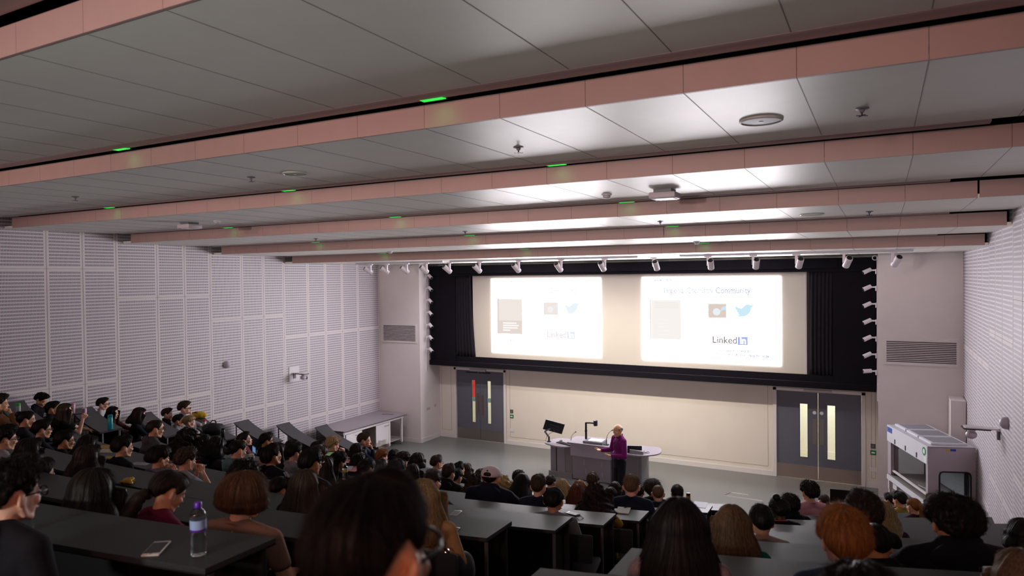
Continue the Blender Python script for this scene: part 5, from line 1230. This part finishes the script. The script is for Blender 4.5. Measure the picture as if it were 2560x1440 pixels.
for f in FOLK:
    fl = f[9]
    p, M = person(*f[:11], tr='#323b50' if fl.get('jeans') else '#1b1c22')
    if f[4] == 'cap':
        c = MB().ball((0, 0, 0), (.094, .112, .098), seg=28, rings=20)
        c.v = [(x, y, max(z, -.018 + .10 * 0 + .25 * 0)) for x, y, z in c.v]
        cp = c.build('cap', [mat('white_cotton', '#cfc6cc', .8, bump=.15)], p, smooth=60); cp.matrix_local = M @ Matrix.Translation((0, -.008, .045))
        MB().prism(rounded([(-.07, .06), (.07, .06), (.06, .17), (-.06, .17)], .05), -.012, -.004).build('peak', [mat('white_cotton', '#cfc6cc')], cp)
        MB().tube([(.045 * cos(a * pi / 10), -.108 + .018 * (sin(a * pi / 10)), -.012 + .048 * sin(a * pi / 10)) for a in range(11)], .006, seg=6).build('rear_strap', [mat('white_cotton', '#cfc6cc')], cp)
        MB().ball((0, -.098, .012), (.040, .016, .030)).build('hair_gap', [hmat('K')], cp, smooth=60)
        MB().box((0, -.1035, .058), (.016, .006, .016), bev=.002).build('emblem', [BLACKPL], cp)
    if fl.get('ring'):
        nk = body(f[3])[1]['neck']; k = fl['ring']
        MB().tube([nk + Vector(((.064 if k == 2 else .07) * cos(a * pi / 10), -.010 + (.064 if k == 2 else .078) * sin(a * pi / 10), (.026 if k == 2 else .02) - .025 * sin(a * pi / 10))) for a in range(20)], .012 if k == 2 else .006, seg=8, closed=True).build('collar' if k == 2 else 'necklace', [mat('collar_white', '#c9c6cc', .8) if k == 2 else mat('red_beads', '#b3202c', .4)], p, smooth=60)
    if fl.get('earring'):
        for s in (-1, 1): MB().ball(M @ Vector((s * .088, -.006, -.045)), .007).build('earring', [mat('gold', '#b08a3a', .3, .9)], p, smooth=60)
    if fl.get('stripes'):
        J = body(f[3])[1]; mb = MB()
        for i in (0, 1):
            s, (el, wr, hd, pn, cu) = J['arms'][i]; sh = J['sh'][i]; el = Vector(el)
            for k in (-1, 0, 1):
                pts = [sh + (el - sh) * (.0 + .1 * j) + Vector((s * (.058 - .002 * j), k * .018, .03 - .02 * min(1, j / 3) + .02)) for j in range(9)]
                mb.tube(pts, .0055, seg=6)
        mb.build('sleeve_stripes', [mat('stripe_white', '#c9c6cc', .7)], p)
# ------------------------------------------------------------------ the speaker
def standing():
    J = dict(pel=Vector((0, 0, .95)), sp=Vector((0, .02, 1)).normalized())
    J['chest'] = J['pel'] + J['sp'] * .30; J['neck'] = J['pel'] + J['sp'] * .495
    J['head'] = Matrix.Translation(J['neck'] + Vector((0, .04, .128))) @ Matrix.Rotation(R_(8), 4, 'Z') @ Matrix.Rotation(R_(-7), 4, 'X') @ HS
    J['sh'] = [J['pel'] + J['sp'] * .425 + Vector((s * .178, .01, 0)) for s in (1, -1)]
    J['arms'] = ((1, ((.30, .02, 1.10), (.31, .27, 1.11), (.15, 1, .12), (-.2, 0, 1), .5)), (-1, ((-.27, .05, 1.08), (-.06, .24, 1.07), (.75, .6, .08), (0, -.1, 1), .45)))
    J['legs'] = [((s * .09, 0, .93), (s * .10, .03, .50), (s * .10, -.02, .09), (s * .125, .14, .035)) for s in (1, -1)]
    return J
J = standing(); mb = MB(); torso(mb, J, -.006)
for i in (0, 1):
    arm(mb, J, i, 0.0); s, (el, wr, hd, pn, cu) = J['arms'][i]; hand(mb, wr, hd, pn, (s, .2, .3), cu)
legs(mb, J, -.004)
for h, k, a, t in J['legs']: cap(mb, (a[0], a[1], .06), (t[0], t[1], .035), .034, .028)
cap(mb, J['head'] @ Vector((0, -.022, -.05)), J['neck'] + Vector((0, -.015, -.03)), NECKR, NECKR + .006); head_shapes(mb, J['head'])
sp = shared('person', fuse(mb, 'speaker_body', .0055, 4), skin('2'), None)
sp.location = (-5.06, 14.3, 0); fd = Vector((-.62, -.78, 0)).normalized(); sp.rotation_euler = (0, 0, atan2(-fd.x, fd.y)); sp.scale = (1.03, 1.03, 1.03)
tag(sp, 'balding person in a purple shirt speaking with open hands before the lecture desk', 'person')
mb = MB(); torso(mb, J, .012, 1)
for i in (0, 1): arm(mb, J, i, .013, 1.0, True)
st = shared('shirt', fuse(mb, 'shirt', .009, 3), cloth('#6e1a63'), sp)
nk = J['neck']
MB().tube([nk + Vector((.062 * cos(a * pi / 8 + pi / 2), -.008 + .062 * sin(a * pi / 8 + pi / 2), .012 - .03 * sin(a * pi / 8 + pi / 2))) for a in range(16)], .013, seg=8, closed=True).build('collar', [cloth('#4e1247')], st, smooth=60)
mb = MB()
for s in (1, -1): mb.tube([nk + Vector((s * .06, .0, .015)), nk + Vector((s * .055, .075, -.06)), nk + Vector((s * .03, .118, -.16)), nk + Vector((0, .13, -.24))], .006, seg=6)
mb.build('lanyard', [mat('lanyard_grey', '#35303c', .6)], sp); MB().ball(nk + Vector((.02, .125, -.13)), (.012, .01, .018)).build('clip_microphone', [BLACKPL], sp)
mb = MB(); legs(mb, J, .012); mb.lathe([(.94, .78), (1.03, .86), (1.04, .93), (1.02, .985)], mtx=Matrix.Diagonal((.160, .128, 1, 1)), seg=26); shared('trousers', fuse(mb, 'trousers', .010, 3), cloth('#191b22'), sp)
for i in (0, 1):
    h, k, a, t = J['legs'][i]; mb = MB(); cap(mb, (a[0], a[1] - .03, .045), (t[0], t[1], .036), .042, .036); cap(mb, (a[0], a[1], .07), (a[0], a[1], .1), .04, .042); shared('shoe', fuse(mb, 'shoe', .009, 3), cloth('#101012'), sp)
shared('hair', hair_mesh('bald'), hmat('E'), sp, J['head']); face_parts(sp, J['head'], 'D', '2')
# ------------------------------------------------------------------ belongings on the desks
def dk(n, px, py): return on(2, zdk(n), px, py)
def lathe_part(name, prof, m, par, c=(0, 0, 0), seg=20): return MB().lathe(prof, c=c, seg=seg).build(name, [m], par, smooth=50)
WATER = mat('water', '#e8f0f4', .02, trans=1.0, ior=1.33); PET = mat('clear_plastic', '#eef3f8', .02, trans=1.0, ior=1.36)
def bottle(p, h, lab, capc, liquid=None, label=None, rad=.0325):
    t = thing('drink_bottle', lab, 'bottle', p); r = rad; k = h / .22
    prof = [(.001, .0), (r * .9, .001), (r, .01 * k)] + [(r * (1 - (.09 if i % 2 else 0)), (.02 + .010 * i) * k) for i in range(7)] + [(r * .86, .094 * k), (r * .98, .106 * k), (r, .158 * k), (r * .93, .174 * k), (r * .74, .187 * k), (r * .44, .195 * k), (r * .41, .203 * k)]
    lathe_part('bottle_body', prof, PET if liquid is None else mat('juice_' + liquid[1:], liquid, .1, trans=.4), t)
    lathe_part('cap', [(r * .46, .199 * k), (r * .47, .218 * k), (r * .40, .221 * k)], mat('cap_' + capc[1:], capc, .35), t)
    if label:
        lathe_part('paper_label', [(r * 1.012, .112 * k), (r * 1.012, .150 * k)], mat('bottle_label_' + label[1:], label, .4), t); lathe_part('label_band', [(r * 1.02, .104 * k), (r * 1.02, .112 * k)], mat('cap_' + capc[1:], capc), t)
    return t
bottle(dk(9, 497, 1386), .222, 'clear water bottle with a purple cap standing by the white phone', '#5a1fa8', label='#9db8e8')
bottle(dk(9, 66, 1328), .20, 'clear water bottle half hidden behind the man with glasses at lower left', '#d8dde0', label='#9fc0a8')
def flask(p, h, r, body_c, top_c, lab, topn='lid', metal=0.0, rough=.35, handle=False, taper=1.0):
    t = thing('drinks_flask', lab, 'flask', p)
    lathe_part('flask_body', [(.001, 0), (r * taper * .96, .001), (r * taper, .006), (r, h * .80), (r * .9, h * .83)], mat('flask_' + body_c[1:], body_c, rough, metal), t)
    lathe_part(topn, [(r * .93, h * .80), (r * .95, h * .82), (r * .95, h * .98), (r * .8, h)], mat('cap_' + top_c[1:], top_c, .4), t)
    if handle: MB().tube([(r * .8, 0, h * .9), (r * 1.5, 0, h * 1.0), (r * 1.2, 0, h * 1.05), (0, 0, h)], .006, seg=8).build('carry_loop', [mat('cap_' + top_c[1:], top_c)], t)
    return t
flask(dk(5, 276, 1073), .235, .040, '#1a8f9a', '#1a8f9a', 'tall teal drinks bottle at the aisle end of the desk by the wall', handle=True)
flask(dk(6, 46, 1040), .20, .034, '#8f9aa6', '#2fae2a', 'clear bottle with a bright green lid near the left edge')
flask(dk(5, 183, 1033), .19, .038, '#c9a0b2', '#c9a0b2', 'pink tumbler, farther one of the two on the desk by the wall', taper=.75)
flask(dk(5, 211, 1044), .17, .042, '#b79ac0', '#d0bfd2', 'pale lilac cup, nearer one of the two on the desk by the wall', taper=.75)
flask(dk(3, 511, 1070), .17, .040, '#b7bcc6', '#c0252f', 'clear shaker bottle with a red lid by the black bag', taper=.85)
flask(dk(3, 558, 1094), .19, .036, '#141519', '#141519', 'black flask standing at the end of the desk with the black bag')
flask(dk(5, 629, 1166), .16, .036, '#1d2420', '#c9c3b4', 'dark bottle with a cream cap behind the teal hooded top')
flask(dk(1, 1721, 1266), .215, .034, '#8c6f4a', '#101012', 'steel and bronze flask with black lid on a pale front desk', metal=.7)
bottle(dk(5, 863, 1198), .18, 'small juice bottle with a green cap above the big dark head', '#0f5a34', label='#c9b36a', rad=.034)
t = thing('paper_cup', 'white paper cup near the front of the middle block', 'cup', dk(2, 1278, 1219)); lathe_part('cup', [(.001, 0), (.028, .001), (.04, .105), (.036, .105), (.026, .01)], mat('paper_white', '#cfc6bd', .7), t)
def oriented(n, a, b):
    p, q = dk(n, *a), dk(n, *b); d = q - p; return (p + q) / 2, atan2(-d.x, d.y), d.length
def phone(n, a, b, lab, rim, w=.072, L=None, face='#2a2c2e'):
    c, rz, ln = oriented(n, a, b); L = L or max(.12, min(.165, ln))
    t = thing('mobile_phone', lab, 'phone', c, rz); MB().box((0, 0, .0045), (w, L, .009), bev=.003).build('case', [mat('phone_rim_' + rim[1:], rim, .35)], t, smooth=40); MB().box((0, 0, .0094), (w * .90, L * .78, .001)).build('screen', [mat('phone_face_' + face[1:], face, .12)], t); MB().lathe([(.006, 0), (.006, .0008)], c=(0, -L * .44, .009), seg=14).build('home_button', [mat('phone_button', '#9a9696', .3)], t)
phone(9, (374.5, 1392), (407, 1357), 'white phone lying on the nearest left desk beside the water bottle', '#d6d0cc')
phone(6, (1133, 1290), (1146, 1278), 'white framed phone on the desk behind the white cap', '#cfc4bd')
phone(7, (1126, 1334), (1138, 1322), 'black phone near the aisle end of the desk by the beige jumper', '#17181a', face='#101114')
phone(5, (1418, 1282), (1446, 1289), 'black phone with earphones by the man in the grey t-shirt', '#17181c', face='#14161a')
def cord(n, pts, lab, m, name='earphones'):
    P = [dk(n, *q) + Vector((0, 0, .003)) for q in pts]; o = MB().tube(P, .0022, seg=5).build(name, [m]); tag(o, lab, 'earphones')
cord(5, [(1404, 1284), (1412, 1281), (1420, 1287), (1436, 1292), (1452, 1289), (1459, 1296), (1448, 1300), (1440, 1293)], 'tangled black earphone cord around the phone at the aisle end', BLACKPL)
cord(6, [(1095, 1284), (1104, 1278), (1111, 1280), (1108, 1286), (1098, 1287), (1094, 1282), (1103, 1276)], 'coiled white earphone cord left of the white framed phone', WHITEPL)
def sheet(n, c, w, L, rz, col, lab, name='paper_sheet', cat='paper', th=.004, z=0):
    t = MB().box((0, 0, th / 2 + z), (w, L, th)).build(name, [mat('sheet_' + col[1:], col, .7)]); t.location = dk(n, *c); t.rotation_euler = (0, 0, rz); tag(t, lab, cat); return t
sheet(6, (258, 1117), .21, .15, .5, '#b5882e', 'yellow folder on the desk before the girl with thin glasses', 'folder', 'folder'); sheet(6, (268, 1127), .21, .2, .5, '#b7a79a', 'open off white notes below the yellow folder')
sheet(6, (272, 1145), .20, .1, .4, '#a89a35', 'yellow notebook corner behind the black haired man in black', 'notebook', 'notebook', .01); sheet(6, (350, 1160), .21, .12, .35, '#9a949c', 'white paper on the desk left of the lavender t-shirt')
sheet(6, (490, 1168), .16, .16, .3, '#7a6c8c', 'mauve notebook right of the hands at the mouth', 'notebook', 'notebook', .012); sheet(3, (415, 1067), .22, .2, .3, '#a98d5c', 'tan pad with pencils on the desk by the wall', 'notepad', 'notebook', .008)
sheet(3, (818, 1135), .21, .26, .2, '#8fbf7a', 'pale green paper on the desk of the blond man with clasped hands'); sheet(3, (873, 1153), .22, .2, .1, '#c97f86', 'pink folder, farther one of two', 'folder', 'folder')
sheet(4, (882, 1172), .22, .26, .2, '#b9707a', 'pink folder, nearer one of two, under a white paper', 'folder', 'folder'); sheet(4, (869, 1171), .14, .18, .5, '#c3c3d2', 'white paper lying on the nearer pink folder', z=.005)
sheet(4, (1558, 1277), .15, .21, .2, '#bdb7b4', 'white notebook at the aisle end beside the mustard top', 'notebook', 'notebook', .01); sheet(3, (1296, 1236), .21, .26, .5, '#b4aeb4', 'white papers right of the white cap'); sheet(1, (1750, 1262), .21, .29, .1, '#b9bcc8', 'pale paper beside the steel flask')
for (a, b, n, col, lab) in (((211, 1047), (228, 1043), 5, '#17151a', 'dark pen lying beside the lilac cup'), ((1560, 1272), (1570, 1270), 4, '#1a1a22', 'dark pen on the white notebook at the aisle'), ((366, 1057), (378, 1053), 4, '#b01f2c', 'red pen in front of the person looking down by the wall'), ((408, 1068), (424, 1064), 3, '#caa53a', 'yellow pencil on the tan pad')):
    p, q = dk(n, *a), dk(n, *b); d = Vector((0, 0, .012)); o = MB().tube([p + d, p.lerp(q, .88) + d, q + d], [.005, .005, .001], seg=8).build('pen', [mat('pen_' + col[1:], col, .4)]); tag(o, lab, 'pen')
def lump(name, c, r, m, seed, amp=.25, fq=9):
    mb = MB().ball((0, 0, 0), r, seg=28, rings=18)
    mb.v = [tuple(Vector(v) * (1 + amp * noise.noise(Vector(v) * fq + Vector((seed, 0, 0))))) for v in mb.v]
    mb.v = [(x, y, max(z, -r[2] * .8)) for x, y, z in mb.v]; o = mb.build(name, [m], smooth=70); o.location = Vector(c) + Vector((0, 0, r[2] * .8)); return o
b = lump('backpack', dk(3, 533, 1084), (.24, .17, .12), mat('black_nylon', '#101013', .7), 1); tag(b, 'black bag slumped on the desk beside the red lidded shaker', 'bag'); MB().tube([(-.1, 0, .09), (-.05, .02, .16), (.05, .02, .16), (.1, 0, .08)], .012, seg=8).build('carry_handle', [mat('black_nylon', '#101013')], b)
b = lump('yellow_bag', dk(3, 497, 1045), (.19, .12, .085), mat('yellow_nylon', '#c2a010', .5), 4); tag(b, 'yellow and black bag on the far desk against the slotted wall', 'bag'); MB().tube([(-.12, -.06, .05), (0, -.08, .07), (.13, -.05, .03)], .014, seg=8).build('black_strap', [BLACKPL], b)
b = lump('snack_wrapper', dk(7, 320, 1207), (.075, .05, .022), mat('yellow_foil', '#b8901c', .35), 2, .6, 30); tag(b, 'crumpled yellow wrapper on the desk left of the lavender t-shirt', 'wrapper')
b = lump('plastic_bag', dk(0, 957, 1120), (.17, .12, .10), mat('thin_plastic', '#b7aaa6', .3, alpha=.35), 3, .6, 14); tag(b, 'crumpled see through plastic bag on the front desk before the bench', 'bag')
t = thing('held_phone', 'phone with a glowing blue screen held up before the brown quiff', 'phone', on(1, 6.2, 636, 1124), R_(-25)); MB().box((0, 0, 0), (.15, .009, .08), bev=.003).build('case', [BLACKPL], t); MB().box((0, -.0052, 0), (.13, .001, .07)).build('screen', [mat('blue_screen', '#101828', .2, emit=(.18, .32, .62), strength=.55)], t)
t = thing('held_phone', 'pale phone held by the person with long wavy hair in red', 'phone', on(1, 5.9, 499, 1116), R_(-30)); MB().box((0, 0, 0), (.075, .009, .14), bev=.003).build('case', [mat('phone_rim_d6d0cc', '#d6d0cc')], t); MB().box((0, .0052, 0), (.066, .001, .11)).build('screen', [mat('phone_face_2a2c2e', '#2a2c2e')], t)
c_, rz_, l_ = oriented(1, (922, 1134), (938, 1128))
t = thing('tablet', 'white tablet in front of the bearded man in navy', 'tablet', c_ + Vector((0, 0, .0)), rz_); MB().box((0, 0, .006), (.17, .24, .01), bev=.003).build('case', [WHITEPL], t); MB().box((0, 0, .0115), (.15, .20, .001)).build('screen', [mat('phone_face_2a2c2e', '#2a2c2e')], t)
q = on(1, 6.50, 188, 1036); q2 = on(1, 6.56, 209, 1033.5); o = MB().tube([q + (q - q2) * .4, q2], .009, seg=8).build('dark_stick', [BLACKPL]); tag(o, 'dark stick held level in the raised hand at left', 'stick')
t = thing('laptop', 'dark laptop lid behind the large dark brown mop of hair', 'laptop', dk(2, 2108, 1268), R_(8)); MB().box((0, .0, .01), (.33, .23, .018), bev=.003).build('base', [BLACKPL], t); MB().box((0, .11, .115), (.33, .01, .21)).build('lid', [BLACKPL], t)
o = MB().rbox((0, 0, .02), (.2, .07, .04), .012).build('pencil_case', [mat('red_cloth', '#b3262e', .7)]); o.location = dk(1, 2305, 1277); tag(o, 'red pencil case beside the ginger ponytail', 'pencil case')
p = Vector((-2.52, 6.62 + .35, zfl(4) + .30)); o = MB().tube([p + Vector((0, 0, .30)), p + Vector((.03, -.03, .12)), p, p + Vector((.05, -.08, -.10)), p + Vector((.09, -.12, -.22))], .014, seg=8).build('yellow_strap', [mat('yellow_strap', '#b88a12', .6)]); tag(o, 'yellow bag strap hanging at the aisle under the desk of the mustard top', 'strap')
b = lump('shoulder_bag', on(1, 3.75, 1152, 1470) , (.07, .12, .13), mat('black_nylon', '#101013'), 6); tag(b, 'dark shoulder bag with bright metal rings beside the beige jumper', 'bag')
for i, zz in enumerate((.10, .145, .18)): MB().tube([(-.02 + .018 * cos(a * pi / 6), -.125, zz + .018 * sin(a * pi / 6)) for a in range(12)], .005, seg=6, closed=True).build('metal_ring', [CHROME], b)
# ------------------------------------------------------------------ light and view
def area(name, loc, aim, size, energy, color, sy=None, spread=180):
    L = bpy.data.lights.new(name, 'AREA'); L.energy = energy; L.color = color; L.size = size
    if sy: L.shape = 'RECTANGLE'; L.size_y = sy
    L.spread = R_(spread)
    o = bpy.data.objects.new(name, L); COL.objects.link(o); o.location = loc
    o.rotation_euler = (Vector(aim) - Vector(loc)).to_track_quat('-Z', 'Y').to_euler()
    return o
def spotl(name, loc, aim, energy, color, size, blend=1.0, r=.25):
    L = bpy.data.lights.new(name, 'SPOT'); L.energy = energy; L.color = color; L.spot_size = R_(size); L.spot_blend = blend; L.shadow_soft_size = r
    o = bpy.data.objects.new(name, L); COL.objects.link(o); o.location = loc
    o.rotation_euler = (Vector(aim) - Vector(loc)).to_track_quat('-Z', 'Y').to_euler()
    return o
for x in (-11.0, -6.2, -1.5):
    spotl('rear_house_light', (x, -3.2, 6.15), (-6.2 + (x + 6.2) * .9, 9, 6.4), 470, (1.0, .60, .56), 66)
for x in (-9.5, -3.0):  # unseen fill added behind the camera to brighten the ceiling panels
    spotl('ceiling_fill', (x, -2.6, 4.75), (-6.2 + (x + 6.2) * .9, 5.5, 6.5), 330, (.95, 1.0, .93), 84, 1.0, .2)
for x, e in ((-11.2, 130), (-6.2, 120), (-2.6, 30)):  # added fill without fittings, brightens lectern, doors and piers
    spotl('stage_fill', (x, 14.6, 5.38), (-6.2 + (x + 6.2) * .95, 17.2, 1.0), e, (1.0, .92, .97), 112, 1.0, .05)
for x in (-9.6, -2.8):      # added wide flat beams, no real fixture, to brighten the far fascias and piers
    o = spotl('fascia_fill', (x, -3.4, 5.4), (-6.2 + (x + 6.2) * .8, 13, 5.45), 850, (1.0, .86, .84), 11, .9, .15)
    o.scale = (6.5, 1, 1)
spotl('rear_exit_lamp', (.9, -2.9, 5.95), (-1.6, 3, 4.0), 130, (1.0, .36, .2), 85, 1.0, .2)
W = bpy.data.worlds.new('world'); S.world = W; W.use_nodes = True
W.node_tree.nodes['Background'].inputs['Color'].default_value = (.62, .58, .66, 1)
W.node_tree.nodes['Background'].inputs['Strength'].default_value = 0.0
S.view_settings.view_transform = 'Standard'; S.view_settings.look = 'None'
S.view_settings.exposure = 0.35; S.view_settings.gamma = 1.0
try: S.view_settings.use_curve_mapping = False
except Exception: pass
S.cycles.max_bounces = 8; S.cycles.diffuse_bounces = 4; S.cycles.glossy_bounces = 4; S.cycles.transmission_bounces = 8; S.cycles.transparent_max_bounces = 8
S.cycles.sample_clamp_indirect = 6.0; S.cycles.caustics_reflective = False; S.cycles.caustics_refractive = False
try: S.cycles.use_denoising = True
except Exception: pass
